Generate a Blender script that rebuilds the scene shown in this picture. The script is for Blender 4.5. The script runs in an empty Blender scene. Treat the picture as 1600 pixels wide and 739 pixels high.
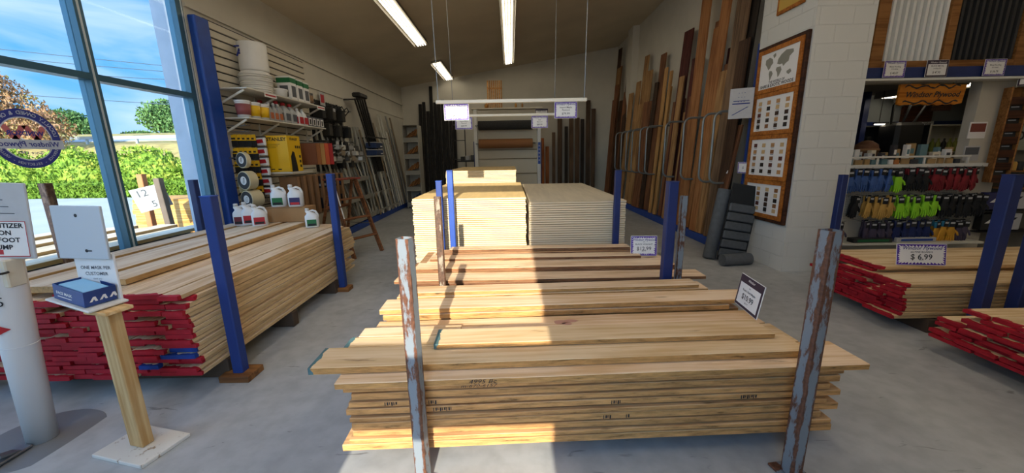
import bpy, math, random
from mathutils import Matrix, Vector, Euler
R = math.radians
rnd = random.Random(7)
sc = bpy.context.scene
col = sc.collection

# ------------------------------------------------------------------ camera
FPX, PITCH, ROLL, EYE = 586.0, R(12.2), R(1.0), 1.6
cam_pos = Vector((0, 0, EYE))
_fw = Vector((0, math.cos(PITCH), -math.sin(PITCH)))
_u0 = Vector((0, math.sin(PITCH), math.cos(PITCH)))
_r0 = Vector((1, 0, 0))
_rt = _r0 * math.cos(ROLL) - _u0 * math.sin(ROLL)
_up = _r0 * math.sin(ROLL) + _u0 * math.cos(ROLL)
cd = bpy.data.cameras.new('camera')
cd.sensor_fit = 'HORIZONTAL'; cd.sensor_width = 36.0; cd.lens = FPX / 1600 * 36
cd.clip_start = 0.05; cd.clip_end = 400
cam = bpy.data.objects.new('camera', cd); col.objects.link(cam)
m = Matrix((_rt, _up, -_fw)).transposed().to_4x4(); m.translation = cam_pos
cam.matrix_world = m
sc.camera = cam

# ------------------------------------------------------------------ view and light
sc.view_settings.view_transform = 'Standard'
sc.view_settings.look = 'None'
sc.view_settings.gamma = 1.0
sc.view_settings.exposure = 0.2
sc.view_settings.use_curve_mapping = False
sc.cycles.max_bounces = 7
sc.cycles.diffuse_bounces = 4
sc.cycles.transparent_max_bounces = 12
sc.cycles.sample_clamp_indirect = 6.0
sc.cycles.caustics_reflective = False
sc.cycles.caustics_refractive = False

SUN_EL = R(20)
SUN_STRENGTH = 8.4
SKY_STRENGTH = 1.35
TUBE_STRENGTH = 6.0
FILL_TUBE = 20.0  # emission of the unseen strip lights added as fill
SHOP_LAMP = 60.0
sl = bpy.data.lights.new('sun', 'SUN'); sl.energy = SUN_STRENGTH; sl.angle = R(0.6); sl.color = (1.0, 0.91, 0.74)
sun = bpy.data.objects.new('sun', sl); col.objects.link(sun)
sun.rotation_euler = (math.pi/2 - SUN_EL, 0, 0)      # shines towards +y and down

def hexc(h, a=1.0):
    h = h.lstrip('#')
    v = [int(h[i:i+2], 16) / 255 for i in (0, 2, 4)]
    return tuple((c / 12.92 if c <= .04045 else ((c + .055) / 1.055) ** 2.4) for c in v) + (a,)

w = bpy.data.worlds.new('sky'); sc.world = w; w.use_nodes = True
nt = w.node_tree; nt.nodes.clear()
def N(nt, t, **kw):
    n = nt.nodes.new(t)
    for k, v in kw.items(): setattr(n, k, v)
    return n
def ramp(nt, stops, interp='LINEAR'):
    n = nt.nodes.new('ShaderNodeValToRGB'); cr = n.color_ramp; cr.interpolation = interp
    while len(cr.elements) < len(stops): cr.elements.new(0.5)
    for e, (p, c) in zip(cr.elements, stops): e.position = p; e.color = c
    return n
tc = N(nt, 'ShaderNodeTexCoord'); sp = N(nt, 'ShaderNodeSeparateXYZ')
nt.links.new(tc.outputs['Generated'], sp.inputs[0])
elev = ramp(nt, [(0.0, hexc('#93a8b8')), (0.02, hexc('#8cc0ee')), (0.16, hexc('#58a8ec')), (0.5, hexc('#3f90e4')), (1, hexc('#3a80d4'))])
nt.links.new(sp.outputs['Z'], elev.inputs[0])
mp = N(nt, 'ShaderNodeMapping'); mp.inputs['Scale'].default_value = (1.6, 2.4, 7)
nt.links.new(tc.outputs['Generated'], mp.inputs[0])
cn = N(nt, 'ShaderNodeTexNoise'); cn.inputs['Scale'].default_value = 1.5; cn.inputs['Detail'].default_value = 6; cn.inputs['Distortion'].default_value = .6
nt.links.new(mp.outputs[0], cn.inputs['Vector'])
cr_ = ramp(nt, [(0.42, (0, 0, 0, 1)), (0.78, (.75, .75, .75, 1))])
nt.links.new(cn.outputs['Fac'], cr_.inputs[0])
mx = N(nt, 'ShaderNodeMix', data_type='RGBA'); mx.inputs['B'].default_value = (.9, .93, .97, 1)
nt.links.new(cr_.outputs[0], mx.inputs['Factor']); nt.links.new(elev.outputs[0], mx.inputs['A'])
# the sky is brighter towards the sun
sd = N(nt, 'ShaderNodeVectorMath', operation='DOT_PRODUCT'); sd.inputs[1].default_value = (0, -math.cos(SUN_EL), math.sin(SUN_EL))
nt.links.new(tc.outputs['Generated'], sd.inputs[0])
sr = ramp(nt, [(0.0, (.95, .95, .95, 1)), (0.35, (1.15, 1.12, 1.1, 1)), (0.75, (4.6, 3.7, 3.0, 1)), (1.0, (10, 8.0, 6.4, 1))])
nt.links.new(sd.outputs['Value'], sr.inputs[0])
mu = N(nt, 'ShaderNodeMix', data_type='RGBA', blend_type='MULTIPLY'); mu.inputs['Factor'].default_value = 1
nt.links.new(mx.outputs['Result'], mu.inputs['A']); nt.links.new(sr.outputs[0], mu.inputs['B'])
bg = N(nt, 'ShaderNodeBackground'); bg.inputs['Strength'].default_value = SKY_STRENGTH
nt.links.new(mu.outputs['Result'], bg.inputs[0])
wo = N(nt, 'ShaderNodeOutputWorld'); nt.links.new(bg.outputs[0], wo.inputs[0])

def area(name, loc, rot, sx, sy, energy, color=(1, 1, 1), portal=False):
    l = bpy.data.lights.new(name, 'AREA'); l.shape = 'RECTANGLE'; l.size = sx; l.size_y = sy; l.energy = energy; l.color = color
    if portal: l.cycles.is_portal = True
    o = bpy.data.objects.new(name, l); col.objects.link(o); o.location = loc; o.rotation_euler = rot
    return o
area('side_window_portal', (-3.98, 2.05, 2.05), (0, R(-90), 0), 3.9, 5.9, 1, portal=True)
area('shop_front_portal', (-0.54, -1.08, 2.1), (R(90), 0, 0), 1.6, 4.3, 1, portal=True)

# ------------------------------------------------------------------ measuring helpers (photo pixel -> point in the place)
def _ray(px, py): return _rt * ((px - 800) / FPX) - _up * ((py - 369.5) / FPX) + _fw
def atZ(px, py, z=0.0):
    d = _ray(px, py); return cam_pos + d * ((z - EYE) / d.z)
def atY(px, py, y):
    d = _ray(px, py); return cam_pos + d * (y / d.y)
def atX(px, py, x):
    d = _ray(px, py); return cam_pos + d * (x / d.x)

# ------------------------------------------------------------------ materials
MATS = {}
def newmat(name):
    m = bpy.data.materials.new(name); m.use_nodes = True; MATS[name] = m
    nt = m.node_tree; b = nt.nodes['Principled BSDF']
    return m, nt, b
def paint(name, c, rough=.5, metal=0.0, var=0.0, scale=6, spec=.5):
    m, nt, b = newmat(name)
    b.inputs['Roughness'].default_value = rough; b.inputs['Metallic'].default_value = metal
    b.inputs['Specular IOR Level'].default_value = spec
    c = hexc(c) if isinstance(c, str) else c
    if var:
        t = N(nt, 'ShaderNodeTexCoord'); n = N(nt, 'ShaderNodeTexNoise'); n.inputs['Scale'].default_value = scale; n.inputs['Detail'].default_value = 5
        nt.links.new(t.outputs['Object'], n.inputs['Vector'])
        r = ramp(nt, [(.3, tuple(x * (1 - var) for x in c[:3]) + (1,)), (.7, tuple(min(1, x * (1 + var)) for x in c[:3]) + (1,))])
        nt.links.new(n.outputs['Fac'], r.inputs[0]); nt.links.new(r.outputs[0], b.inputs['Base Color'])
    else:
        b.inputs['Base Color'].default_value = c
    return m
def wood(name, c1, c2, rough=.65, gscale=1.0, endpaint=None, endlen=.02, dark=None, varv=.28, edge=None, kn=0.0, dirt=1.0):
    """long-grain wood, grain along local X; every object gets its own shift and tone; endpaint colours the end at x = 0"""
    m, nt, b = newmat(name); L = nt.links.new
    b.inputs['Roughness'].default_value = rough; b.inputs['Specular IOR Level'].default_value = .25
    tc = N(nt, 'ShaderNodeTexCoord'); oi = N(nt, 'ShaderNodeObjectInfo')
    off = N(nt, 'ShaderNodeVectorMath', operation='MULTIPLY_ADD'); off.inputs[1].default_value = (37, 23, 51)
    cmb = N(nt, 'ShaderNodeCombineXYZ')
    for i in range(3): L(oi.outputs['Random'], cmb.inputs[i])
    L(cmb.outputs[0], off.inputs[0]); L(tc.outputs['Object'], off.inputs[2])
    mp = N(nt, 'ShaderNodeMapping'); mp.inputs['Scale'].default_value = (.9 * gscale, 22 * gscale, 22 * gscale); L(off.outputs[0], mp.inputs[0])
    n1 = N(nt, 'ShaderNodeTexNoise'); n1.inputs['Scale'].default_value = 1.6; n1.inputs['Detail'].default_value = 5; n1.inputs['Distortion'].default_value = .4
    L(mp.outputs[0], n1.inputs['Vector'])
    mp2 = N(nt, 'ShaderNodeMapping'); mp2.inputs['Scale'].default_value = (1.2, 5, 5); L(off.outputs[0], mp2.inputs[0])
    n2 = N(nt, 'ShaderNodeTexNoise'); n2.inputs['Scale'].default_value = 1.4; n2.inputs['Detail'].default_value = 3; L(mp2.outputs[0], n2.inputs['Vector'])
    ad = N(nt, 'ShaderNodeMath', operation='MULTIPLY_ADD'); ad.inputs[1].default_value = .55; L(n1.outputs['Fac'], ad.inputs[0])
    h = N(nt, 'ShaderNodeMath', operation='MULTIPLY'); h.inputs[1].default_value = .45; L(n2.outputs['Fac'], h.inputs[0]); L(h.outputs[0], ad.inputs[2])
    c1, c2 = hexc(c1), hexc(c2)
    r = ramp(nt, [(.40, c2), (.57, c1)]); L(ad.outputs[0], r.inputs[0]); out = r.outputs[0]
    if dark:                                            # mineral streaks and knots
        mp3 = N(nt, 'ShaderNodeMapping'); mp3.inputs['Scale'].default_value = (3, 16, 16); L(off.outputs[0], mp3.inputs[0])
        n3 = N(nt, 'ShaderNodeTexNoise'); n3.inputs['Scale'].default_value = 1.1; n3.inputs['Detail'].default_value = 6; L(mp3.outputs[0], n3.inputs['Vector'])
        r3 = ramp(nt, [(.62 - kn, (0, 0, 0, 1)), (.74 - kn, (1, 1, 1, 1))]); L(n3.outputs['Fac'], r3.inputs[0])
        mm = N(nt, 'ShaderNodeMix', data_type='RGBA'); mm.inputs['B'].default_value = hexc(dark); L(r3.outputs[0], mm.inputs['Factor']); L(out, mm.inputs['A']); out = mm.outputs['Result']
    if edge:                                            # rough sawn edges are dirtier than the planed faces
        ge = N(nt, 'ShaderNodeVectorTransform', vector_type='NORMAL', convert_from='WORLD', convert_to='OBJECT'); gn = N(nt, 'ShaderNodeNewGeometry'); L(gn.outputs['True Normal'], ge.inputs[0])
        sz = N(nt, 'ShaderNodeSeparateXYZ'); L(ge.outputs[0], sz.inputs[0]); az = N(nt, 'ShaderNodeMath', operation='ABSOLUTE'); L(sz.outputs['Z'], az.inputs[0])
        le = N(nt, 'ShaderNodeMath', operation='LESS_THAN'); le.inputs[1].default_value = .6; L(az.outputs[0], le.inputs[0])
        mp4 = N(nt, 'ShaderNodeMapping'); mp4.inputs['Scale'].default_value = (5, 40, 40); L(off.outputs[0], mp4.inputs[0])
        n4 = N(nt, 'ShaderNodeTexNoise'); n4.inputs['Scale'].default_value = 1.3; n4.inputs['Detail'].default_value = 8; n4.inputs['Roughness'].default_value = .7; L(mp4.outputs[0], n4.inputs['Vector'])
        e = hexc(edge); r4 = ramp(nt, [(.31, tuple(x * (1 - .86 * dirt) for x in e[:3]) + (1,)), (.41, tuple(x * (1 - .4 * dirt) for x in e[:3]) + (1,)), (.60, e)]); L(n4.outputs['Fac'], r4.inputs[0])
        mm = N(nt, 'ShaderNodeMix', data_type='RGBA'); L(le.outputs[0], mm.inputs['Factor']); L(out, mm.inputs['A']); L(r4.outputs[0], mm.inputs['B']); out = mm.outputs['Result']
    hv = N(nt, 'ShaderNodeHueSaturation')
    mr = N(nt, 'ShaderNodeMapRange'); mr.inputs['To Min'].default_value = 1 - varv; mr.inputs['To Max'].default_value = 1 + varv * .7
    L(oi.outputs['Random'], mr.inputs[0]); L(mr.outputs[0], hv.inputs['Value']); L(out, hv.inputs['Color']); out = hv.outputs['Color']
    if endpaint:
        s = N(nt, 'ShaderNodeSeparateXYZ'); L(tc.outputs['Object'], s.inputs[0])
        nn = N(nt, 'ShaderNodeTexNoise'); nn.inputs['Scale'].default_value = 14; L(off.outputs[0], nn.inputs['Vector'])
        a2 = N(nt, 'ShaderNodeMath', operation='MULTIPLY_ADD'); a2.inputs[1].default_value = endlen * 2.2; a2.inputs[2].default_value = endlen * -.35; L(nn.outputs['Fac'], a2.inputs[0])
        lt = N(nt, 'ShaderNodeMath', operation='LESS_THAN'); L(s.outputs['X'], lt.inputs[0]); L(a2.outputs[0], lt.inputs[1])
        mm = N(nt, 'ShaderNodeMix', data_type='RGBA'); L(lt.outputs[0], mm.inputs['Factor']); L(out, mm.inputs['A'])
        pr_ = ramp(nt, [(.3, tuple(x * .72 for x in hexc(endpaint)[:3]) + (1,)), (.7, hexc(endpaint))]); L(nn.outputs['Fac'], pr_.inputs[0]); L(pr_.outputs[0], mm.inputs['B']); out = mm.outputs['Result']
    L(out, b.inputs['Base Color'])
    bp = N(nt, 'ShaderNodeBump'); bp.inputs['Strength'].default_value = .12; bp.inputs['Distance'].default_value = .01; L(n1.outputs['Fac'], bp.inputs['Height']); L(bp.outputs[0], b.inputs['Normal'])
    return m
def rusty(name, base, rust='#6a3d26', amount=.5, half=None):
    m, nt, b = newmat(name); L = nt.links.new
    b.inputs['Roughness'].default_value = .6
    tc = N(nt, 'ShaderNodeTexCoord'); mp = N(nt, 'ShaderNodeMapping'); mp.inputs['Scale'].default_value = (9, 9, 3.2); L(tc.outputs['Object'], mp.inputs[0])
    n = N(nt, 'ShaderNodeTexNoise'); n.inputs['Scale'].default_value = 1.7; n.inputs['Detail'].default_value = 9; n.inputs['Roughness'].default_value = .7; L(mp.outputs[0], n.inputs['Vector'])
    n2 = N(nt, 'ShaderNodeTexNoise'); n2.inputs['Scale'].default_value = 60; L(tc.outputs['Object'], n2.inputs['Vector'])
    r = ramp(nt, [(amount - .03, (0, 0, 0, 1)), (amount + .03, (1, 1, 1, 1))]); L(n.outputs['Fac'], r.inputs[0])
    rr = ramp(nt, [(.3, tuple(x * .45 for x in hexc(rust)[:3]) + (1,)), (.7, hexc(rust))]); L(n2.outputs['Fac'], rr.inputs[0])
    if half:                                            # rust creeps in from the tube's corners
        s = N(nt, 'ShaderNodeSeparateXYZ'); L(tc.outputs['Object'], s.inputs[0]); ab = []
        for ax in 'XY':
            q = N(nt, 'ShaderNodeMath', operation='ABSOLUTE'); L(s.outputs[ax], q.inputs[0]); ab.append(q)
        mi = N(nt, 'ShaderNodeMath', operation='MINIMUM'); L(ab[0].outputs[0], mi.inputs[0]); L(ab[1].outputs[0], mi.inputs[1])
        mr = N(nt, 'ShaderNodeMapRange'); mr.inputs['From Min'].default_value = half * .45; mr.inputs['From Max'].default_value = half; mr.inputs['To Max'].default_value = .2; L(mi.outputs[0], mr.inputs[0])
        ad = N(nt, 'ShaderNodeMath', operation='ADD'); L(n.outputs['Fac'], ad.inputs[0]); L(mr.outputs[0], ad.inputs[1]); L(ad.outputs[0], r.inputs[0])
    mm = N(nt, 'ShaderNodeMix', data_type='RGBA'); L(r.outputs[0], mm.inputs['Factor']); mm.inputs['A'].default_value = hexc(base); L(rr.outputs[0], mm.inputs['B']); L(mm.outputs['Result'], b.inputs['Base Color'])
    bp = N(nt, 'ShaderNodeBump'); bp.inputs['Strength'].default_value = .3; bp.inputs['Distance'].default_value = .004; L(n.outputs['Fac'], bp.inputs['Height']); L(bp.outputs[0], b.inputs['Normal'])
    return m
def emit(name, c, s):
    m, nt, b = newmat(name); b.inputs['Base Color'].default_value = (0.02, .02, .02, 1)
    b.inputs['Emission Color'].default_value = hexc(c); b.inputs['Emission Strength'].default_value = s
    return m

# ------------------------------------------------------------------ mesh builder
class MB:
    def __init__(s): s.v = []; s.f = []; s.m = []; s.M = Matrix.Identity(4); s.sm = []
    def add(s, vs, fs, m=0, smooth=False):
        o = len(s.v); s.v += [tuple(s.M @ Vector(p)) for p in vs]
        for f in fs: s.f.append(tuple(i + o for i in f)); s.m.append(m); s.sm.append(smooth)
        return s
    def box(s, x0, x1, y0, y1, z0, z1, m=0):
        return s.add([(x0,y0,z0),(x1,y0,z0),(x1,y1,z0),(x0,y1,z0),(x0,y0,z1),(x1,y0,z1),(x1,y1,z1),(x0,y1,z1)],
              [(0,3,2,1),(4,5,6,7),(0,1,5,4),(1,2,6,5),(2,3,7,6),(3,0,4,7)], m)
    def bev(s, x0, x1, y0, y1, z0, z1, b=.005, m=0):
        """a box with chamfered edges all round"""
        vs = []; 
        for z, i in ((z0, b), (z0 + b, 0), (z1 - b, 0), (z1, b)):
            X0, X1, Y0, Y1 = x0 + i, x1 - i, y0 + i, y1 - i; c = b if i == 0 else b * .6
            vs += [(X0+c,Y0,z),(X1-c,Y0,z),(X1,Y0+c,z),(X1,Y1-c,z),(X1-c,Y1,z),(X0+c,Y1,z),(X0,Y1-c,z),(X0,Y0+c,z)]
        fs = [tuple(range(7, -1, -1)), tuple(range(24, 32))]
        for l in range(3):
            for k in range(8):
                a, d = l * 8 + k, l * 8 + (k + 1) % 8
                fs.append((a, d, d + 8, a + 8))
        return s.add(vs, fs, m)
    def bar(s, a, b, w, h, m=0, upv=(0, 0, 1)):
        """rectangular bar from a to b, w wide, h high"""
        a, b = Vector(a), Vector(b); d = (b - a).normalized(); u = Vector(upv)
        if abs(d.dot(u)) > .98: u = Vector((0, 1, 0))
        x = d.cross(u).normalized() * w / 2; y = x.cross(d).normalized() * h / 2
        vs = [a - x - y, a + x - y, a + x + y, a - x + y, b - x - y, b + x - y, b + x + y, b - x + y]
        return s.add(vs, [(0,1,2,3),(7,6,5,4),(0,4,5,1),(1,5,6,2),(2,6,7,3),(3,7,4,0)], m)
    def tube(s, pts, r, n=8, m=0, smooth=True, cap=True):
        pts = [Vector(p) for p in pts]; rs = r if isinstance(r, (list, tuple)) else [r] * len(pts)
        vs = []; prev = None
        for i, p in enumerate(pts):
            d = (pts[min(i + 1, len(pts) - 1)] - pts[max(i - 1, 0)]).normalized()
            if prev is None:
                u = Vector((0, 0, 1)) if abs(d.z) < .9 else Vector((1, 0, 0))
            else: u = prev
            x = d.cross(u)
            if x.length < 1e-5: x = d.cross(Vector((0, 1, 0)))
            x.normalize(); u2 = x.cross(d).normalized(); prev = u2
            for k in range(n):
                a = 2 * math.pi * k / n; vs.append(p + (x * math.cos(a) + u2 * math.sin(a)) * rs[i])
        fs = []
        for i in range(len(pts) - 1):
            for k in range(n):
                a, b = i * n + k, i * n + (k + 1) % n; fs.append((a, a + n, b + n, b))
        s.add(vs, fs, m, smooth)
        if cap: s.add(vs[:n], [tuple(range(n))], m); s.add(vs[-n:], [tuple(range(n - 1, -1, -1))], m)
        return s
    def lathe(s, prof, n=20, m=0, smooth=True, axis='z', c=(0, 0, 0)):
        """prof: (radius, height) pairs, bottom to top"""
        vs = []; c = Vector(c)
        sp = []                                             # split the profile where it turns sharply so shading stays crisp
        for i, q in enumerate(prof):
            sp.append(q)
            if 0 < i < len(prof) - 1:
                d0 = Vector((q[0] - prof[i-1][0], q[1] - prof[i-1][1])); d1 = Vector((prof[i+1][0] - q[0], prof[i+1][1] - q[1]))
                if d0.length > 1e-9 and d1.length > 1e-9 and d0.angle(d1) > .6: sp.append(q)
        prof = sp
        for r, h in prof:
            for k in range(n):
                a = 2 * math.pi * k / n
                p = (r * math.cos(a), r * math.sin(a), h)
                if axis == 'x': p = (p[2], p[0], p[1])
                if axis == 'y': p = (p[1], p[2], p[0])
                vs.append(c + Vector(p))
        fs = []
        for i in range(len(prof) - 1):
            if prof[i] == prof[i + 1]: continue
            for k in range(n):
                a, b = i * n + k, i * n + (k + 1) % n; fs.append((a, b, b + n, a + n))
        fs.append(tuple(range(n - 1, -1, -1))); fs.append(tuple(range((len(prof) - 1) * n, len(prof) * n)))
        return s.add(vs, fs, m, smooth)
    def prism(s, poly, h0, h1, axis='z', m=0):
        """2-D polygon (counter-clockwise) pushed from h0 to h1 along axis; for x the polygon is (y, z), for y it is (x, z)"""
        def P(p, h): return {'z': (p[0], p[1], h), 'x': (h, p[0], p[1]), 'y': (p[0], h, p[1])}[axis]
        n = len(poly); vs = [P(p, h0) for p in poly] + [P(p, h1) for p in poly]
        fs = [tuple(range(n - 1, -1, -1)), tuple(range(n, 2 * n))] + [(i, (i + 1) % n, n + (i + 1) % n, n + i) for i in range(n)]
        return s.add(vs, fs, m)
    def text(s, t, size, m=0, M=None, align='CENTER', shear=0.0, bold=0.0, depth=0.0, mirror=False, sx=1.0):
        vs, fs = text_mesh(t, align, shear, bold)
        M = M or Matrix.Identity(4)
        sc_ = Matrix.Diagonal((size * sx * (-1 if mirror else 1), size, size, 1))
        return s.add([M @ sc_ @ Vector(v) for v in vs], fs, m)
    def build(s, name, mats, parent=None, loc=None, rot=None, bevel=None):
        me = bpy.data.meshes.new(name); me.from_pydata(s.v, [], s.f); 
        for mt in (mats if isinstance(mats, (list, tuple)) else [mats]): me.materials.append(mt)
        for p, mi, sm in zip(me.polygons, s.m, s.sm): p.material_index = mi; p.use_smooth = sm
        me.validate(); me.update()
        o = bpy.data.objects.new(name, me); col.objects.link(o)
        if parent: o.parent = parent
        if loc is not None: o.location = loc
        if rot is not None: o.rotation_euler = rot
        if bevel:
            bm_ = o.modifiers.new('edge', 'BEVEL'); bm_.width = bevel; bm_.segments = 2; bm_.limit_method = 'ANGLE'
        return o
_TX = {}
def text_mesh(t, align='CENTER', shear=0.0, bold=0.0):
    k = (t, align, shear, bold)
    if k not in _TX:
        cu = bpy.data.curves.new('lettering', 'FONT'); cu.body = t; cu.align_x = align; cu.align_y = 'CENTER'; cu.shear = shear; cu.offset = bold; cu.resolution_u = 2; cu.fill_mode = 'FRONT'
        o = bpy.data.objects.new('lettering', cu)
        me = o.to_mesh()
        _TX[k] = ([tuple(v.co) for v in me.vertices], [tuple(p.vertices) for p in me.polygons])
        o.to_mesh_clear(); bpy.data.objects.remove(o); bpy.data.curves.remove(cu)
    return _TX[k]

def tag(o, label, cat, group=None, kind=None):
    o['label'] = label; o['category'] = cat
    if group: o['group'] = group
    if kind: o['kind'] = kind
    return o
def thing(name, label, cat, loc=(0, 0, 0), rot=(0, 0, 0), group=None):
    o = bpy.data.objects.new(name, None); col.objects.link(o); o.location = loc; o.rotation_euler = rot; o.empty_display_size = .1
    return tag(o, label, cat, group)
def struct(name, mb, mats, parent=None, **kw):
    o = mb.build(name, mats, parent, **kw); o['kind'] = 'structure'; return o
def dup(root, loc=None, rot=None, label=None, group=None):
    c = root.copy(); col.objects.link(c)
    if loc is not None: c.location = loc
    if rot is not None: c.rotation_euler = rot
    if label: c['label'] = label
    if group: c['group'] = group
    for ch in list(root.children):
        d = ch.copy(); col.objects.link(d); d.parent = c
        for g in list(ch.children):
            e = g.copy(); col.objects.link(e); e.parent = d
    return c
ORD = 'bottom second third fourth fifth sixth seventh eighth ninth tenth eleventh twelfth thirteenth fourteenth fifteenth sixteenth seventeenth eighteenth nineteenth twentieth'.split()
ORD1 = ['first'] + ORD[1:]
def nth(i): 
    T = ['', '', 'twenty', 'thirty', 'forty', 'fifty']
    i += 1
    if i <= 20: return ORD1[i - 1]
    a, b = divmod(i, 10)
    return {2: 'twentieth', 3: 'thirtieth', 4: 'fortieth', 5: 'fiftieth'}[a] if b == 0 else T[a] + '-' + ORD1[b - 1]
def Rz(a): return Matrix.Rotation(a, 4, 'Z')
def Tr(x, y, z): return Matrix.Translation((x, y, z))
STAND = Matrix.Rotation(R(90), 4, 'X')          # text plane XY -> XZ, facing -y
FACE_XM = Rz(R(-90)) @ STAND                    # facing -x
FACE_XP = Rz(R(90)) @ STAND                     # facing +x
# ------------------------------------------------------------------ palette
WHITE = paint('white_paint', '#d9d8d2', .55, var=.03)
WALLP = paint('wall_paint', '#cfc9ba', .8, var=.05, scale=2)
CEILP = paint('ceiling_paint', '#cdbfa6', .9, var=.07, scale=1.2)
BLUE = paint('blue_paint', '#16439a', .45, var=.12, scale=9)
BLUE_D = paint('dark_blue_paint', '#15285e', .5, var=.15, scale=8)
TEAL = paint('teal_aluminium', '#3d6377', .4, .3)
BLACK = paint('black', '#141414', .5)
CHAR = paint('charcoal', '#2a2a2b', .65, var=.15)
STEEL = paint('grey_steel', '#8c8f92', .35, .7)
DARKST = paint('dark_steel', '#3a3836', .45, .5)
CARD = paint('cardboard', '#a07a50', .85, var=.06)
RED = paint('red', '#b3202a', .5)
YEL = paint('yellow', '#e2b411', .5)
GREEN = paint('green', '#1c6a3c', .5)
PURPLE = paint('purple_print', '#4a2496', .6, var=.25, scale=14)
PAPER = paint('paper_white', '#e6e4e2', .8)
PAPERG = paint('paper_grey', '#b9b9bb', .8, var=.04, scale=20)
INK = paint('ink', '#1a1a1e', .7)
INKB = paint('ink_grey', '#55585e', .7)
INKBL = paint('ink_blue', '#1d2f7c', .7)
CREAM = paint('cream_plastic', '#d6cdb8', .5)
PLAST = paint('white_plastic', '#dedfe0', .35)
RUST_G = rusty('rusty_grey_steel', '#767f87', '#6b4430', .56, .03)
RUST_B = rusty('rusty_brown_steel', '#8f8676', '#5e4230', .48, .03)
BLUE_W = rusty('worn_blue_steel', '#14357c', '#8a94ae', .74)
PINE = wood('pine', '#e2c18c', '#c3965c', varv=.14)
OAKF = wood('framing_wood', '#b4703a', '#8a4f24', varv=.1)

# ------------------------------------------------------------------ shell
WL, WR, YB, YF = -3.9, 3.85, 14.3, -1.0
CS = .1575
def ceil_z(x): return 4.05 + CS * (x + 3.9)
m, nt, b = newmat('concrete_floor'); L = nt.links.new
tcn = N(nt, 'ShaderNodeTexCoord')
n1 = N(nt, 'ShaderNodeTexNoise'); n1.inputs['Scale'].default_value = .9; n1.inputs['Detail'].default_value = 8; n1.inputs['Roughness'].default_value = .62
n2 = N(nt, 'ShaderNodeTexNoise'); n2.inputs['Scale'].default_value = 9; n2.inputs['Detail'].default_value = 6
mpf = N(nt, 'ShaderNodeMapping'); mpf.inputs['Scale'].default_value = (3, 9, 1); mpf.inputs['Rotation'].default_value = (0, 0, .6)
n3 = N(nt, 'ShaderNodeTexNoise'); n3.inputs['Scale'].default_value = 1.5; n3.inputs['Detail'].default_value = 9; n3.inputs['Distortion'].default_value = 1.2
L(tcn.outputs['Object'], n1.inputs['Vector']); L(tcn.outputs['Object'], n2.inputs['Vector']); L(tcn.outputs['Object'], mpf.inputs[0]); L(mpf.outputs[0], n3.inputs['Vector'])
r1 = ramp(nt, [(.32, hexc('#9fa2a4')), (.68, hexc('#b9bcbd'))]); L(n1.outputs['Fac'], r1.inputs[0])
r2 = ramp(nt, [(.35, (.86, .86, .86, 1)), (.6, (1, 1, 1, 1))]); L(n2.outputs['Fac'], r2.inputs[0])
r3 = ramp(nt, [(.27, (.55, .54, .53, 1)), (.33, (1, 1, 1, 1))]); L(n3.outputs['Fac'], r3.inputs[0])
ma = N(nt, 'ShaderNodeMix', data_type='RGBA', blend_type='MULTIPLY'); ma.inputs['Factor'].default_value = 1; L(r1.outputs[0], ma.inputs['A']); L(r2.outputs[0], ma.inputs['B'])
mb_ = N(nt, 'ShaderNodeMix', data_type='RGBA', blend_type='MULTIPLY'); mb_.inputs['Factor'].default_value = 1; L(ma.outputs['Result'], mb_.inputs['A']); L(r3.outputs[0], mb_.inputs['B'])
L(mb_.outputs['Result'], b.inputs['Base Color']); b.inputs['Roughness'].default_value = .5; b.inputs['Specular IOR Level'].default_value = .35
FLOOR = m
struct('floor', MB().box(WL - .1, 9.3, YF - .1, YB + .2, -.12, 0), FLOOR)

m, nt, b = newmat('painted_block'); L = nt.links.new
tcn = N(nt, 'ShaderNodeTexCoord'); spx = N(nt, 'ShaderNodeSeparateXYZ'); L(tcn.outputs['Object'], spx.inputs[0])
adx = N(nt, 'ShaderNodeMath', operation='ADD'); L(spx.outputs['X'], adx.inputs[0]); L(spx.outputs['Y'], adx.inputs[1])
cbx = N(nt, 'ShaderNodeCombineXYZ'); L(adx.outputs[0], cbx.inputs[0]); L(spx.outputs['Z'], cbx.inputs[1])
bt = N(nt, 'ShaderNodeTexBrick'); bt.inputs['Scale'].default_value = 1; bt.inputs['Brick Width'].default_value = .405; bt.inputs['Row Height'].default_value = .203
bt.inputs['Mortar Size'].default_value = .005; bt.inputs['Mortar Smooth'].default_value = .4; L(cbx.outputs[0], bt.inputs['Vector'])
nb = N(nt, 'ShaderNodeTexNoise'); nb.inputs['Scale'].default_value = 40; nb.inputs['Detail'].default_value = 5; L(tcn.outputs['Object'], nb.inputs['Vector'])
b.inputs['Base Color'].default_value = hexc('#d2d2cd'); b.inputs['Roughness'].default_value = .7
mh = N(nt, 'ShaderNodeMath', operation='MULTIPLY_ADD'); mh.inputs[1].default_value = -1.0; L(bt.outputs['Fac'], mh.inputs[0])
mn = N(nt, 'ShaderNodeMath', operation='MULTIPLY'); mn.inputs[1].default_value = .25; L(nb.outputs['Fac'], mn.inputs[0]); L(mn.outputs[0], mh.inputs[2])
bp = N(nt, 'ShaderNodeBump'); bp.inputs['Strength'].default_value = .8; bp.inputs['Distance'].default_value = .006; L(mh.outputs[0], bp.inputs['Height']); L(bp.outputs[0], b.inputs['Normal'])
BLOCK = m

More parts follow.
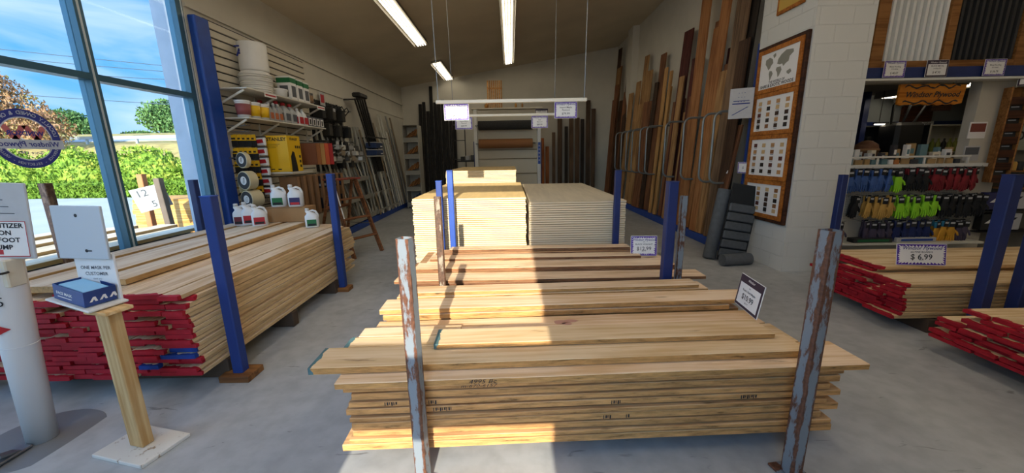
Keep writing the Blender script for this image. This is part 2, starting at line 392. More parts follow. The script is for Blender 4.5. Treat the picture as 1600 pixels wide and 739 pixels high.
# ceiling: one sloping deck, low on the window side
v = [(WL - .2, YF - .2, ceil_z(WL - .2)), (9.4, YF - .2, ceil_z(9.4)), (9.4, YB + .3, ceil_z(9.4)), (WL - .2, YB + .3, ceil_z(WL - .2))]
struct('ceiling', MB().add(v + [(a, b_, c + .12) for a, b_, c in v], [(0, 3, 2, 1)[::-1], (4, 5, 6, 7), (0, 1, 5, 4), (1, 2, 6, 5), (2, 3, 7, 6), (3, 0, 4, 7)]), CEILP)

def quad_wall(name, y0, y1, poly, mat, axis='y'):
    return struct(name, MB().prism(poly, y0, y1, axis), mat)
# back wall follows the slope
quad_wall('wall_back', YB, YB + .2, [(WL - .2, 0), (9.3, 0), (9.3, ceil_z(9.3) + .02), (WL - .2, ceil_z(WL - .2) + .02)], WALLP)
# window-side wall: solid beyond the window, low sill under it, header above
WY0, WY1, WZ0, WZ1 = -.9, 5.0, .12, 3.98
wl = MB(); wl.box(WL - .2, WL, WY1, YB, 0, 4.06); wl.box(WL - .2, WL, YF - .2, WY1, 0, WZ0); wl.box(WL - .2, WL, YF - .2, WY1, WZ1, 4.06); wl.box(WL - .2, WL, YF - .2, WY0, WZ0, WZ1)
struct('wall_left', wl, WALLP)
# wall behind the leaning lumber, and the thick block pier that ends it
struct('wall_right', MB().box(WR, WR + .2, 5.85, YB, 0, ceil_z(WR) + .03), WALLP)
pr_ = MB().box(3.62, 4.33, 4.84, 5.85, 0, ceil_z(3.62) + .05)
struct('pillar', pr_, BLOCK)
struct('trim_1', MB().box(WR - .2, WR, 12.0, 12.45, 0, ceil_z(3.75) + .02), WALLP)
# shop front behind the camera: one tall glazed bay with cross bars, the rest wall
DX0, DX1 = -1.32, .23
wf = MB(); zt = ceil_z(9.3)
wf.prism([(WL - .75, -.1), (DX0, -.1), (DX0, ceil_z(DX0)), (WL - .75, ceil_z(WL - .2))], YF - .12, YF, 'y')  # extended past the corner to keep sun off the outdoor pier
wf.prism([(DX1, 0), (9.3, 0), (9.3, zt), (DX1, ceil_z(DX1))], YF - .12, YF, 'y')
wf.prism([(DX0, 4.25), (DX1, 4.25), (DX1, ceil_z(DX1)), (DX0, ceil_z(DX0))], YF - .12, YF, 'y')
struct('wall_front', wf, WALLP)
wd = MB()
for s0, s1 in ((0, .1), (1.24, 1.66), (3.33, 3.70)): wd.box(DX0, DX1, YF - .1, YF - .05, s0, s1)
wd.box(DX0 + .001, DX0 + .40, YF - .1, YF - .05, .1, 1.24); wd.box(DX0, DX0 + .03, YF - .1, YF - .05, 0, 4.25); wd.box(DX1 - .03, DX1, YF - .1, YF - .05, 0, 4.25)  # half-height panel added to cut the sun patch on the floor
struct('window_2', wd, TEAL)

# glass that lets light straight through with a faint reflection
m, nt, b = newmat('window_glass'); nt.nodes.remove(b); L = nt.links.new
tr = N(nt, 'ShaderNodeBsdfTransparent'); tr.inputs[0].default_value = (.93, .97, .97, 1); gl = N(nt, 'ShaderNodeBsdfGlossy'); gl.inputs['Roughness'].default_value = .02
fr = N(nt, 'ShaderNodeFresnel'); fr.inputs['IOR'].default_value = 1.12; ms = N(nt, 'ShaderNodeMixShader'); L(fr.outputs[0], ms.inputs[0]); L(tr.outputs[0], ms.inputs[1]); L(gl.outputs[0], ms.inputs[2])
L(ms.outputs[0], nt.nodes['Material Output'].inputs[0]); GLASS = m

# side window: aluminium grid with two rows of panes
fx0, fx1 = WL - .13, WL - .01
fr_ = MB(); ym = [WY0, 1.55, 3.79, WY1]; zm = [WZ0, 2.39, WZ1]
for y in ym:
    w_ = .075 if y not in (WY0, WY1) else .10
    y0 = y - w_ / 2 if y not in (WY0, WY1) else (y if y == WY0 else y - w_)
    fr_.box(fx0, fx1, y0, y0 + w_, WZ0, WZ1)
for z in zm:
    for a, b_ in zip(ym, ym[1:]):
        a2 = a + (.0375 if a != WY0 else .1); b2 = b_ - (.0375 if b_ != WY1 else .1)
        fr_.box(fx0, fx1, a2, b2, z - (.05 if z == WZ1 else .03 if z == 2.39 else 0), z + (.0 if z == WZ1 else .03 if z == 2.39 else .05))
win = struct('window_1', fr_, TEAL)
gk = MB()
for y in ym: 
    y0 = y if y == WY0 else y - .02
    gk.box(fx1, fx1 + .004, y - .012 if y != WY0 else y, y + .006 if y != WY1 else y - .03, WZ0 + .02, WZ1 - .02)
struct('window_bead', gk, paint('bright_bead', '#c9d3da', .3, .3), win)
for i, (a, b_) in enumerate(zip(ym, ym[1:])):
    for z0, z1 in ((WZ0 + .05, 2.36), (2.42, WZ1 - .05)):
        pn = MB(); pn.box(WL - .075, WL - .069, a + (.0375 if a != WY0 else .1), b_ - (.0375 if b_ != WY1 else .1), z0, z1)
        struct('window_pane', pn, GLASS, win)
# blue curbs the merchandise stands on
struct('baseboard_left', MB().bev(WL, -3.46, 6.15, 13.2, 0, .14, .008), BLUE)
struct('baseboard_right', MB().bev(3.40, WR, 5.9, 13.6, 0, .15, .008), BLUE)
struct('trim_2', MB().box(WL, WL + .035, 5.0, 14.3, 3.42, 3.46).box(WL, WL + .02, 7.7, 14.3, 2.96, 2.985), WALLP)
# blue steel column between window and slat wall
struct('column', MB().bev(WL + .002, WL + .1, 5.02, 5.24, 0, 3.34, .01), BLUE)

# ------------------------------------------------------------------ outdoors
asph = paint('asphalt', '#b3b3af', .9, var=.08, scale=.6)
struct('ground', MB().box(-70, WL - .25, -30, 60, -.2, -.1), asph)
m, nt, b = newmat('dry_grass'); L = nt.links.new
t_ = N(nt, 'ShaderNodeTexCoord'); n_ = N(nt, 'ShaderNodeTexNoise'); n_.inputs['Scale'].default_value = 1.2; n_.inputs['Detail'].default_value = 8; L(t_.outputs['Object'], n_.inputs['Vector'])
r_ = ramp(nt, [(.35, hexc('#8f7a44')), (.55, hexc('#ae985c')), (.7, hexc('#8f8944'))]); L(n_.outputs['Fac'], r_.inputs[0]); L(r_.outputs[0], b.inputs['Base Color']); b.inputs['Roughness'].default_value = 1
DRYG = m
struct('hill', MB().prism([(20.5, -.2), (40, -.2), (90, 4.0), (90, 4.6), (42, 4.6), (36, 3.7), (30, 2.9), (22, .4), (20.5, -.05)], -110, -2, 'x'), DRYG)
struct('road', MB().prism([(33.0, 3.32), (36.0, 3.74), (36.0, 3.80), (33.0, 3.38)], -110, -2, 'x'), paint('road_grey', '#a7a9ab', .9))
gr = thing('guard_rail', 'grey steel guard rail along the road beyond the hedge', 'guard rail', (-30, 31, 2.95))
GALV = paint('galvanised', '#b3b6b6', .5, .3)
MB().prism([(0, .45), (.05, .5), (0, .55), (.05, .6), (.0, .7), (-.02, .7), (.02, .6), (-.02, .55), (.02, .5), (-.02, .45)], -30, 25, 'x').build('rail', GALV, gr)
for k in range(14):
    MB().box(-28 + 4 * k, -27.85 + 4 * k, .06, .2, -.1, .7).build('post', GALV, gr)

def leafmat(name, cols, scale=3.0):
    m, nt, b = newmat(name); L = nt.links.new
    t = N(nt, 'ShaderNodeTexCoord'); n = N(nt, 'ShaderNodeTexNoise'); n.inputs['Scale'].default_value = scale; n.inputs['Detail'].default_value = 7; L(t.outputs['Object'], n.inputs['Vector'])
    r = ramp(nt, [(.3 + .4 * i / (len(cols) - 1), hexc(c)) for i, c in enumerate(cols)]); L(n.outputs['Fac'], r.inputs[0]); L(r.outputs[0], b.inputs['Base Color'])
    b.inputs['Roughness'].default_value = .7; b.inputs['Specular IOR Level'].default_value = .2
    return m
HEDGE = leafmat('hedge_leaf', ['#46601a', '#688426', '#8c9e3a', '#a2963e'], 2.2)
LOWH = leafmat('low_hedge_leaf', ['#3f5c18', '#647e24', '#748c2e'], 3)
TREE = leafmat('tree_leaf', ['#3c5a2e', '#587840', '#7a945c'], 1.2)
TREER = leafmat('russet_leaf', ['#6a7434', '#94704a', '#a87e60', '#78823e'], 1.0)
BARK = paint('bark', '#5a4a3c', .9)
def leaves(mb, c, rx, ry, rz, n, size, rr, shell=.55):
    for _ in range(n):
        while True:
            p = Vector((rr.uniform(-1, 1), rr.uniform(-1, 1), rr.uniform(-1, 1)))
            if shell < p.length < 1: break
        q = Vector((c[0] + p.x * rx, c[1] + p.y * ry, c[2] + p.z * rz))
        a = Euler((rr.uniform(0, 6.3), rr.uniform(0, 6.3), rr.uniform(0, 6.3))).to_matrix(); s = size * rr.uniform(.6, 1.3)
        mb.add([q + a @ Vector(t) for t in ((-s, 0, 0), (0, -s * .45, s * .12), (s, 0, 0), (0, s * .45, s * .12))], [(0, 1, 2, 3)])
def blob(mb, c, rx, ry, rz, rr, n=14, rows=8):
    vs = []
    for i in range(rows + 1):
        th = math.pi * i / rows
        for k in range(n):
            a = 2 * math.pi * k / n; f = 1 + rr.uniform(-.12, .12)
            vs.append((c[0] + rx * f * math.sin(th) * math.cos(a), c[1] + ry * f * math.sin(th) * math.sin(a), c[2] - rz * f * math.cos(th)))
    mb.add(vs, [(i * n + k, i * n + (k + 1) % n, (i + 1) * n + (k + 1) % n, (i + 1) * n + k) for i in range(rows) for k in range(n)], smooth=True)
rr = random.Random(3)
SHRUBS = ['yellow-green leafy shrub, leftmost in the row beyond the parking lot', 'yellow-green leafy shrub just right of the round window decal', 'leafy shrub behind the middle of the parking lot edge, left of the mullion', 'leafy shrub seen right of the window mullion', 'bright leafy shrub above the stacked planks outdoors', 'leafy shrub beside the concrete pier outdoors']
for i, x in enumerate((-32.5, -28.5, -24.5, -20.5, -16.5, -12.8)):
    t = thing('shrub', SHRUBS[i], 'shrub', (x, 21.5, -.1), group='shrubs beyond the parking lot')
    c = MB(); blob(c, (0, 0, 1.05), 1.85, 1.0, 1.15, rr); leaves(c, (0, 0, 1.1), 2.1, 1.3, 1.45 + rr.uniform(-.1, .15), 2600, .12, rr, .6)
    c.build('foliage', HEDGE, t); MB().tube([(0, 0, 0), (.05, 0, .5)], .06).build('stem', BARK, t)
for i, x in enumerate((-29, -22, -15)):
    h = MB(); h.bev(-3.45, 3.45, -.55, .55, 0, .72, .15)
    for _ in range(2600):
        px_, pz = rr.uniform(-3.5, 3.5), rr.uniform(0, .85); py_ = -.6 + rr.uniform(-.05, .08) if pz < .7 else rr.uniform(-.6, .6)
        leaves(h, (px_, py_, pz), .02, .02, .02, 1, .09, rr, 0)
    o = h.build('low_hedge', LOWH, loc=(x, 19.1, -.1))
    tag(o, ['clipped low hedge at the far left of the parking edge', 'clipped low hedge behind the brown outdoor posts', 'clipped low hedge behind the stacked planks outdoors'][i], 'hedge', 'low hedges at the parking edge')
def tree(x, y, z, h, r, mat, n, size, label, name='tree'):
    t = thing(name, label, 'tree', (x, y, z), group=None)
    MB().tube([(0, 0, 0), (.1, 0, h * .4), (0, .1, h * .75)], [r * .09, r * .07, r * .03]).build('trunk', BARK, t)
    c = MB()
    for k in range(7):
        a = 2 * math.pi * k / 7; leaves(c, (r * .5 * math.cos(a), r * .5 * math.sin(a), h * (.45 + .12 * (k % 3))), r * .62, r * .62, h * .26, n // 7, size, rr, .2)
    leaves(c, (0, 0, h * .8), r * .55, r * .55, h * .22, n // 5, size, rr, .2)
    c.build('crown', mat, t)
tree(-37.5, 28.5, 2.0, 6.4, 2.5, TREER, 5200, .13, 'russet-leaved tree rising behind the round window decal')
tree(-33.4, 28, 2.0, 3.6, 1.5, TREER, 2200, .11, 'small orange-leaved tree right of the decal')
tree(-68, 60, 4.2, 5.4, 3.6, TREE, 4200, .26, 'green roadside tree seen left of the window mullion')
tree(-78, 62, 4.2, 6.2, 4.0, TREE, 3000, .26, 'green roadside tree behind the russet tree')
tree(-66, 70, 4.2, 2.8, 3.0, TREE, 2600, .24, 'low green tree directly left of the window mullion')
tree(-54, 62, 4.2, 6.8, 3.4, TREE, 4200, .26, 'green tree rising over the road, left of the concrete pier')
tree(-73, 82, 4.2, 2.4, 3.0, TREE, 2200, .26, 'low green bush on the horizon right of the mullion')
struct('shade_fin', MB().box(WL - .75, WL - .21, YF - .12, YF - .001, 4.06, 8.0), WALLP)  # unseen tall fin, added to shade the outdoor pier
struct('pier', MB().box(-4.30, -4.035, 5.003, 5.4, -.1, 6.0), paint('pier_concrete', '#a9aeb8', .85, var=.06))
WIRE = paint('wire', '#3c4a58', .7)
for i, (p0, p1) in enumerate((((0, 75), (262, 101)), ((0, 88), (262, 110)), ((165, 117), (262, 122)), ((30, 146), (262, 161)))):
    a = atY(p0[0], p0[1], 34); b_ = atY(p1[0], p1[1], 34); d = (b_ - a); a -= d * .6; b_ += d * .8
    o = MB().tube([a.lerp(b_, k / 8) - Vector((0, 0, .5 * (k / 8) * (1 - k / 8))) for k in range(9)], .028, 5).build('power_line', WIRE)
    tag(o, ['topmost overhead power line across the sky', 'second overhead power line from the top', 'short-looking third power line right of the mullion', 'lowest overhead power line, just over the trees'][i], 'power line')
# ------------------------------------------------------------------ boards and piles
def board_mb(L, w, t, rough=.0015, n=10, rr=rnd):
    """a sawn board, grain along +x from the origin end, with slightly wandering edges"""
    mb = MB(); vs = []
    b = min(.0025, t * .12)
    for i in range(n + 1):
        x = L * i / n; j = [rr.uniform(-rough, 0) for _ in range(4)]
        y0, y1, z0, z1 = -j[0], w + j[1], -min(0, j[2]) * .5, t + j[3] * .5
        vs += [(x, y0 + b, z0), (x, y1 - b, z0), (x, y1, z0 + b), (x, y1, z1 - b), (x, y1 - b, z1), (x, y0 + b, z1), (x, y0, z1 - b), (x, y0, z0 + b)]
    fs = [tuple(range(0, 8)), tuple(range(n * 8 + 7, n * 8 - 1, -1))]
    for i in range(n):
        for k in range(8):
            a, c = i * 8 + k, i * 8 + (k + 1) % 8
            fs.append((a, a + 8, c + 8, c))
    return mb.add(vs, fs)
def board(name, L, w, t, mat, loc, yaw, label, cat='board', group=None, pitch=0, rough=.0015):
    return tag(board_mb(L, w, t, rough).build(name, mat, loc=loc, rot=(0, pitch, yaw)), label, cat, group)

RED_PINE = wood('red_end_pine', '#ead2b2', '#cfae84', endpaint='#b4202f', endlen=.035, edge='#e2c08e', dirt=.5, varv=.12)
BLUE_PINE = wood('blue_end_pine', '#ead2b2', '#cfae84', endpaint='#1f3f8e', endlen=.035, edge='#e2c08e', dirt=.5, varv=.12)
RED_PINE2 = wood('red_end_pine_pale', '#e8cfa6', '#cba878', endpaint='#ae1e2c', endlen=.045, edge='#d8b482', dirt=.5, varv=.1)
FIR = wood('pale_plank', '#ecdcc4', '#d3b894', varv=.06, edge='#c9a470', dirt=.5)

# pile by the window: red-painted ends face the shop front
g = 'red-ended boards stacked by the window'
rr = random.Random(11)
L0, z = 2.62, .15
NL = 17; pitch = .0355
for l in range(NL):
    x = -2.15 + rr.uniform(-.02, .015); k = 0
    left_edge = -3.72 if l < NL - 1 else -3.05
    while x > left_edge:
        w_ = rr.choice((.14, .19, .24, .29)); 
        if x - w_ < -3.78: break
        t_ = rr.uniform(.0275, .0335)
        y0 = 2.30 + rr.uniform(-.02, .025) + (.07 if rr.random() < .15 else 0) + (0.02 * (NL - l) / NL)
        Lb = L0 + rr.uniform(-.25, .06)
        mt = BLUE_PINE if (l in (4, 5) and k == 0) or (l == 2 and k == 1) else RED_PINE
        o = board_mb(Lb, w_ - .005, t_, rr=rr).build('red_end_board' if mt is RED_PINE else 'blue_end_board', mt, loc=(x, y0, z + l * pitch), rot=(0, 0, R(90) + rr.uniform(-.004, .004)))
        row = 'aisle edge' if k == 0 else f'{ORD1[k]} from the aisle'
        lay = 'top layer' if l == NL - 1 else f'{ORD[l]} layer' if l else 'bottom layer'
        tag(o, f'{"blue" if mt is BLUE_PINE else "red"}-ended pine board in the window pile, {lay}, {row}', 'board', g)
        x -= w_ + .003; k += 1
# long loose planks lying over the window half of the pile
ztop = z + NL * pitch + .002
PL = [(-2.72, 2.52, .24, .042, 0, 2.45, 'aisle-most'), (-3.02, 2.38, .25, .045, 0, 2.55, 'second'), (-3.30, 2.30, .22, .05, -.036, 2.6, 'third'), (-3.56, 2.26, .2, .06, -.036, 2.66, 'window-most')]
for x, y, w_, t_, dz, Lb, s in PL:
    board('loose_plank', Lb, w_, t_, FIR, (x, y, ztop + dz), R(90) - .01, f'pale loose plank lying over the window pile, {s} of the four', 'plank', 'loose planks over the window pile')
# timber runners under the pile
for y in (2.55, 3.4, 4.3):
    o = MB().bev(-3.75, -2.14, y, y + .09, .0, .148, .004).build('runner', paint('runner_wood', '#4a3a2c', .8) if 'runner_wood' not in MATS else MATS['runner_wood'])
    tag(o, {2.55: 'dark timber runner under the front of the window pile', 3.4: 'dark timber runner under the middle of the window pile', 4.3: 'dark timber runner under the back of the window pile'}[y], 'runner')

def post(name, loc, h, sz, mat, label, rot=0, cap=None, block=None, plate=None, group=None, lean=(0, 0)):
    t = thing(name, label, 'post', loc, (lean[0], lean[1], rot), group)
    z0 = 0
    if block:
        MB().bev(-block, block, -block * .8, block * .8, 0, .05, .004).build('foot_block', wood('foot_block_wood', '#9a6a3c', '#6a4426') if 'foot_block_wood' not in MATS else MATS['foot_block_wood'], t); z0 = .05
    if plate: MB().bev(-plate, plate, -plate, plate, 0, .012, .003).build('base_plate', RUST_G, t); z0 = .012
    s_ = sz / 2; b_ = .006; th = .005
    m_ = MB()                                           # square steel tube, open at the top
    oc = [(-s_ + b_, -s_), (s_ - b_, -s_), (s_, -s_ + b_), (s_, s_ - b_), (s_ - b_, s_), (-s_ + b_, s_), (-s_, s_ - b_), (-s_, -s_ + b_)]
    ic = [(x * (1 - th / s_), y * (1 - th / s_)) for x, y in oc]
    vs = [(x, y, z0) for x, y in oc] + [(x, y, h) for x, y in oc] + [(x, y, h) for x, y in ic] + [(x, y, h - .12) for x, y in ic]
    fs = [tuple(range(7, -1, -1))] + [(r_ * 8 + k, r_ * 8 + (k + 1) % 8, (r_ + 1) * 8 + (k + 1) % 8, (r_ + 1) * 8 + k) for r_ in range(3) for k in range(8)] + [tuple(range(24, 32))]
    m_.add(vs, fs).build('tube', mat, t)
    if cap: MB().bev(-s_ - .002, s_ + .002, -s_ - .002, s_ + .002, h, h + .008, .002).build('cap', cap, t)
    return t
post('steel_post', (-2.06, 2.56, 0), 1.36, .075, BLUE_W, 'tall blue steel post at the aisle corner of the window pile', block=.11, cap=BLUE)
post('steel_post', (-2.1, 4.42, 0), 1.42, .075, BLUE_W, 'blue steel post at the far aisle corner of the window pile', block=.09, cap=BLUE)
post('steel_post', (-3.815, 4.55, 0), 1.38, .075, BLUE_D, 'dark blue steel post between the window pile and window frame')
post('steel_post', (-3.815, 2.75, 0), 1.38, .075, BLUE_D, 'dark blue steel post behind the hand sanitizer stand')

# ---- near pile of rough maple planks across the aisle
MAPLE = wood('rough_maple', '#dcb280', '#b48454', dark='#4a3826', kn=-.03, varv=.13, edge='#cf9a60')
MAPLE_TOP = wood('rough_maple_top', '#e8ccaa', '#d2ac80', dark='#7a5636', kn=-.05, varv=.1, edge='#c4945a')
MAPLE_TEAL = wood('teal_end_maple', '#e4c8a0', '#ceaa7a', endpaint='#56787c', endlen=.03, dark='#7a5636', kn=-.05, varv=.08, edge='#c4945a')
g = 'rough planks in the near centre pile'
rr = random.Random(23)
yaw = R(2.0)
bx, by = -.87, 1.665
def inB(u, v_, z_): return (bx + u * math.cos(yaw) - v_ * math.sin(yaw), by + u * math.sin(yaw) + v_ * math.cos(yaw), z_)
zb = .105
hs = [.050, .036, .044, .047, .038, .046, .040, .045, .042]
for l, h in enumerate(hs):
    v_ = rr.uniform(0, .014); k = 0
    while v_ < 1.0:
        w_ = rr.choice((.2, .24, .28)); 
        if v_ + w_ > 1.12: break
        u0 = rr.uniform(-.01, .03) + (.02 if l > 1 else 0); Lb = 2.56 + rr.uniform(-.05, .05) - u0
        if l == 0 and k == 0: u0, Lb = -.03, 2.62
        pk = board('rough_plank', Lb, w_, h - .006 - rr.uniform(0, .007), MAPLE, inB(u0, v_, zb), yaw + rr.uniform(-.0015, .0015),
              f'rough-sawn maple plank in the near pile, {ORD[l]} layer, {"front edge" if k == 0 else ORD1[k] + " row back"}', 'plank', g, rough=.003)
        if k == 0 and l in (3, 5, 6):                       # mill stamps on the sawn edges
            for xs, wd_ in {3: ((1.30, .05), (1.42, .03)), 5: ((.44, .10), (1.36, .06), (2.05, .09)), 6: ((.18, .07), (.40, .05))}[l]:
                st = MB(); n_ = int(wd_ / .011)
                for q in range(n_): st.box(xs + q * .011, xs + q * .011 + .004 + .003 * (q % 2), -.0018, -.0006, .006 + .003 * (q % 3), .026)
                st.build('ink_stamp', INK, pk)
        v_ += w_ + .004; k += 1
    zb += h
ZT = zb     # level under the loose top courses
for u in (.35, 1.25, 2.15):
    o = MB().bev(0, .09, 0, .9, 0, .103, .004).build('bearer', MATS['runner_wood'], loc=inB(u, .15, 0), rot=(0, 0, yaw))
    tag(o, {.35: 'timber bearer under the left of the near plank pile', 1.25: 'timber bearer under the middle of the near plank pile', 2.15: 'timber bearer under the right of the near plank pile'}[u], 'bearer')
# top courses, front to back: (left u, front v, level, length, width, thickness, material, label)
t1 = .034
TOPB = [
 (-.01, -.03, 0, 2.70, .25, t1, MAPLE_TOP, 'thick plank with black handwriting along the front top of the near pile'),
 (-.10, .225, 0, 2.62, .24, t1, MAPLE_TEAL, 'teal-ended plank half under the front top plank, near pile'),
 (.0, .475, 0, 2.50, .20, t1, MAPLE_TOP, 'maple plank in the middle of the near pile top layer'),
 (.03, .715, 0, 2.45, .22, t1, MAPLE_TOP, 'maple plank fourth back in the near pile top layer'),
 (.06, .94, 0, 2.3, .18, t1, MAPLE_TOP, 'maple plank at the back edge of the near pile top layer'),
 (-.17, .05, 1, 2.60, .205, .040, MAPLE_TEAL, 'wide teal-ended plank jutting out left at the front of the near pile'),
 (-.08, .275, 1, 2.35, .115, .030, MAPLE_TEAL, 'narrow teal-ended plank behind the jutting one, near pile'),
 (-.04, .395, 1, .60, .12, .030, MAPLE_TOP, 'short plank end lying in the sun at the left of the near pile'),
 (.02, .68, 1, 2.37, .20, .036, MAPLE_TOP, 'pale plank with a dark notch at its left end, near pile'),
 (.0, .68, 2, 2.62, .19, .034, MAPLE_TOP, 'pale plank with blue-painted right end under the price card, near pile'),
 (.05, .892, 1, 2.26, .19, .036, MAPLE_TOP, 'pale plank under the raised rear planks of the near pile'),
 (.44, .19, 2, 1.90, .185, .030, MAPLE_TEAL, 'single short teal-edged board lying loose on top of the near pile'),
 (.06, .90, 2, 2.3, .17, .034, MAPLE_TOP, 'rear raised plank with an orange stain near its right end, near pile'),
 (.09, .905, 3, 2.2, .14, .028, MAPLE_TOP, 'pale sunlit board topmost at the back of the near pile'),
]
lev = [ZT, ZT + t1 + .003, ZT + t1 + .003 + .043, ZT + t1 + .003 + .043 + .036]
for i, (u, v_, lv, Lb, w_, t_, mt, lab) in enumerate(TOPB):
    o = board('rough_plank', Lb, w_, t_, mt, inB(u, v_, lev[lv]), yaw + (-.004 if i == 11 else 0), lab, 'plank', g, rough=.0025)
    if i == 2:
        for q, (cx_, cy_, a_, b_) in enumerate(((1.20, .10, .05, .03), (1.27, .115, .045, .022), (1.235, .075, .03, .018))):
            MB().prism([(cx_ + a_ * math.cos(t_ * .524) * (1 + .18 * math.sin(5 * t_ + q)), cy_ + b_ * math.sin(t_ * .524)) for t_ in range(12)], .0341, .0346, 'z').build('red_smudge', paint('red_chalk', '#bb8a76', .9) if 'red_chalk' not in MATS else MATS['red_chalk'], o)
    if i == 0:
        ob0 = o
        MB().text('4995 Bc', .030, M=Tr(.72, -.0022, .019) @ STAND, shear=.3, sx=1.4).build('handwriting', INK, o)
        MB().text('m-670-6157', .024, M=Tr(.70, -.0022, -.004) @ STAND, shear=.3, sx=1.5).build('handwriting', INK, o)
POST_G = [post('rack_post', (-.462, 1.575, 0), 1.262, .06, RUST_G, 'rusty grey steel post at the left front of the near plank pile', R(-14), plate=.05),
          post('rack_post', (1.392, 1.60, 0), 1.258, .068, RUST_G, 'rusty grey steel post at the right front of the near plank pile', R(8), plate=.07)]

# ---- second pile: dark walnut boards
WALN = wood('walnut_board', '#bb946c', '#8a6246', dark='#3a2418', kn=-.02, varv=.2, edge='#7a5238')
WALN_L = wood('walnut_sap', '#ecd0ae', '#caa680', dark='#5d3e2a', kn=-.03, varv=.12, edge='#8a6040')
g = 'dark boards in the second centre pile'
rr = random.Random(31)
cx, cy, zc = -1.0, 3.1, .10
for l in range(13):
    h = .036 if l < 12 else .034; v_ = rr.uniform(0, .02); k = 0
    while v_ < .8:
        w_ = rr.choice((.17, .2, .23))
        u0 = rr.uniform(.04, .14); Lb = 2.42 + rr.uniform(-.06, .06)
        if l == 12 and k == 0: u0, Lb, w_, v_ = -.02, 2.68, .2, -.03
        board('walnut_plank', Lb, w_, h - .005, WALN if l < 12 or k else WALN_L, (cx + u0, cy + v_, zc), rr.uniform(-.002, .002), f'dark walnut plank in the second pile, {ORD[l]} layer, {"front edge" if k == 0 else ORD1[k] + " row back"}', 'plank', g, rough=.002)
        v_ += w_ + .004; k += 1
    zc += h
for (u, v_, dz, Lb, w_, t_, mt, lab) in [
 (.10, .19, 0, 2.40, .2, .034, WALN_L, 'tan-faced walnut board one step up, second pile'),
 (.17, .40, 0, 2.30, .17, .034, WALN_L, 'walnut board two steps up, below the $12.99 card'),
 (.17, .58, 0, 2.12, .22, .034, WALN_L, 'walnut board at the back step of the second pile'),
 (.20, .415, 1, 2.05, .15, .030, WALN_L, 'narrow walnut board third step up, second pile'),
 (.22, .60, 1, 2.02, .18, .030, WALN, 'reddish-ended walnut board near the top of the second pile'),
 (.36, .64, 2, 1.85, .13, .028, WALN_L, 'topmost walnut board at the back of the second pile')]:
    board('walnut_plank', Lb, w_, t_, mt, (cx + u, cy + v_, zc + dz * .035), 0, lab, 'plank', g, rough=.002)
for u in (.3, 2.0):
    o = MB().bev(cx + u, cx + u + .09, cy + .02, cy + .8, 0, .098, .004).build('bearer', OAKF); tag(o, f'timber bearer under the {"left" if u < 1 else "right"} end of the walnut pile', 'bearer')
post('rack_post', (-.585, 2.97, 0), 1.29, .055, RUST_B, 'rusty brown steel post at the left of the walnut pile', R(5))
post('rack_post', (1.375, 2.98, 0), 1.262, .05, RUST_G, 'rusty grey steel post beside the blue post, walnut pile', R(-5))
post('rack_post', (1.258, 2.94, 0), 1.375, .075, BLUE_D, 'dark blue steel post in front of the walnut pile right end', cap=BLUE_D)

# ---- plywood stacks
def plymat(name, face, e1, e2, freq, varv=.1):
    m, nt, b = newmat(name); L = nt.links.new
    tc = N(nt, 'ShaderNodeTexCoord'); oi = N(nt, 'ShaderNodeObjectInfo'); ge = N(nt, 'ShaderNodeNewGeometry')
    mp = N(nt, 'ShaderNodeMapping'); mp.inputs['Scale'].default_value = (9, .8, 9); L(tc.outputs['Object'], mp.inputs[0])
    n = N(nt, 'ShaderNodeTexNoise'); n.inputs['Scale'].default_value = 2; n.inputs['Detail'].default_value = 5; n.inputs['Distortion'].default_value = .8; L(mp.outputs[0], n.inputs['Vector'])
    f = hexc(face); r = ramp(nt, [(.3, tuple(x * .86 for x in f[:3]) + (1,)), (.65, f)]); L(n.outputs['Fac'], r.inputs[0])
    s = N(nt, 'ShaderNodeSeparateXYZ'); L(tc.outputs['Object'], s.inputs[0])
    mu = N(nt, 'ShaderNodeMath', operation='MULTIPLY'); mu.inputs[1].default_value = freq; L(s.outputs['Z'], mu.inputs[0])
    fc = N(nt, 'ShaderNodeMath', operation='FRACT'); L(mu.outputs[0], fc.inputs[0])
    er = ramp(nt, [(.0, hexc(e1)), (.62, hexc(e1)), (.68, hexc(e2)), (.95, hexc(e2))]); L(fc.outputs[0], er.inputs[0])
    sn = N(nt, 'ShaderNodeSeparateXYZ'); L(ge.outputs['True Normal'], sn.inputs[0])
    ab = N(nt, 'ShaderNodeMath', operation='ABSOLUTE'); L(sn.outputs['Z'], ab.inputs[0])
    gt = N(nt, 'ShaderNodeMath', operation='GREATER_THAN'); gt.inputs[1].default_value = .5; L(ab.outputs[0], gt.inputs[0])
    mm = N(nt, 'ShaderNodeMix', data_type='RGBA'); L(gt.outputs[0], mm.inputs['Factor']); L(er.outputs[0], mm.inputs['A']); L(r.outputs[0], mm.inputs['B'])
    hv = N(nt, 'ShaderNodeHueSaturation'); mr = N(nt, 'ShaderNodeMapRange'); mr.inputs['To Min'].default_value = 1 - varv; mr.inputs['To Max'].default_value = 1 + varv * .5
    L(oi.outputs['Random'], mr.inputs[0]); L(mr.outputs[0], hv.inputs['Value']); L(mm.outputs['Result'], hv.inputs['Color']); L(hv.outputs[0], b.inputs['Base Color'])
    b.inputs['Roughness'].default_value = .6; b.inputs['Specular IOR Level'].default_value = .25
    return m
PLY_A = plymat('birch_ply', '#dcbd84', '#d2c2a2', '#92754e', 43)
PLY_B = plymat('maple_ply', '#e2d3b6', '#e0d0b2', '#b89c72', 39.5)
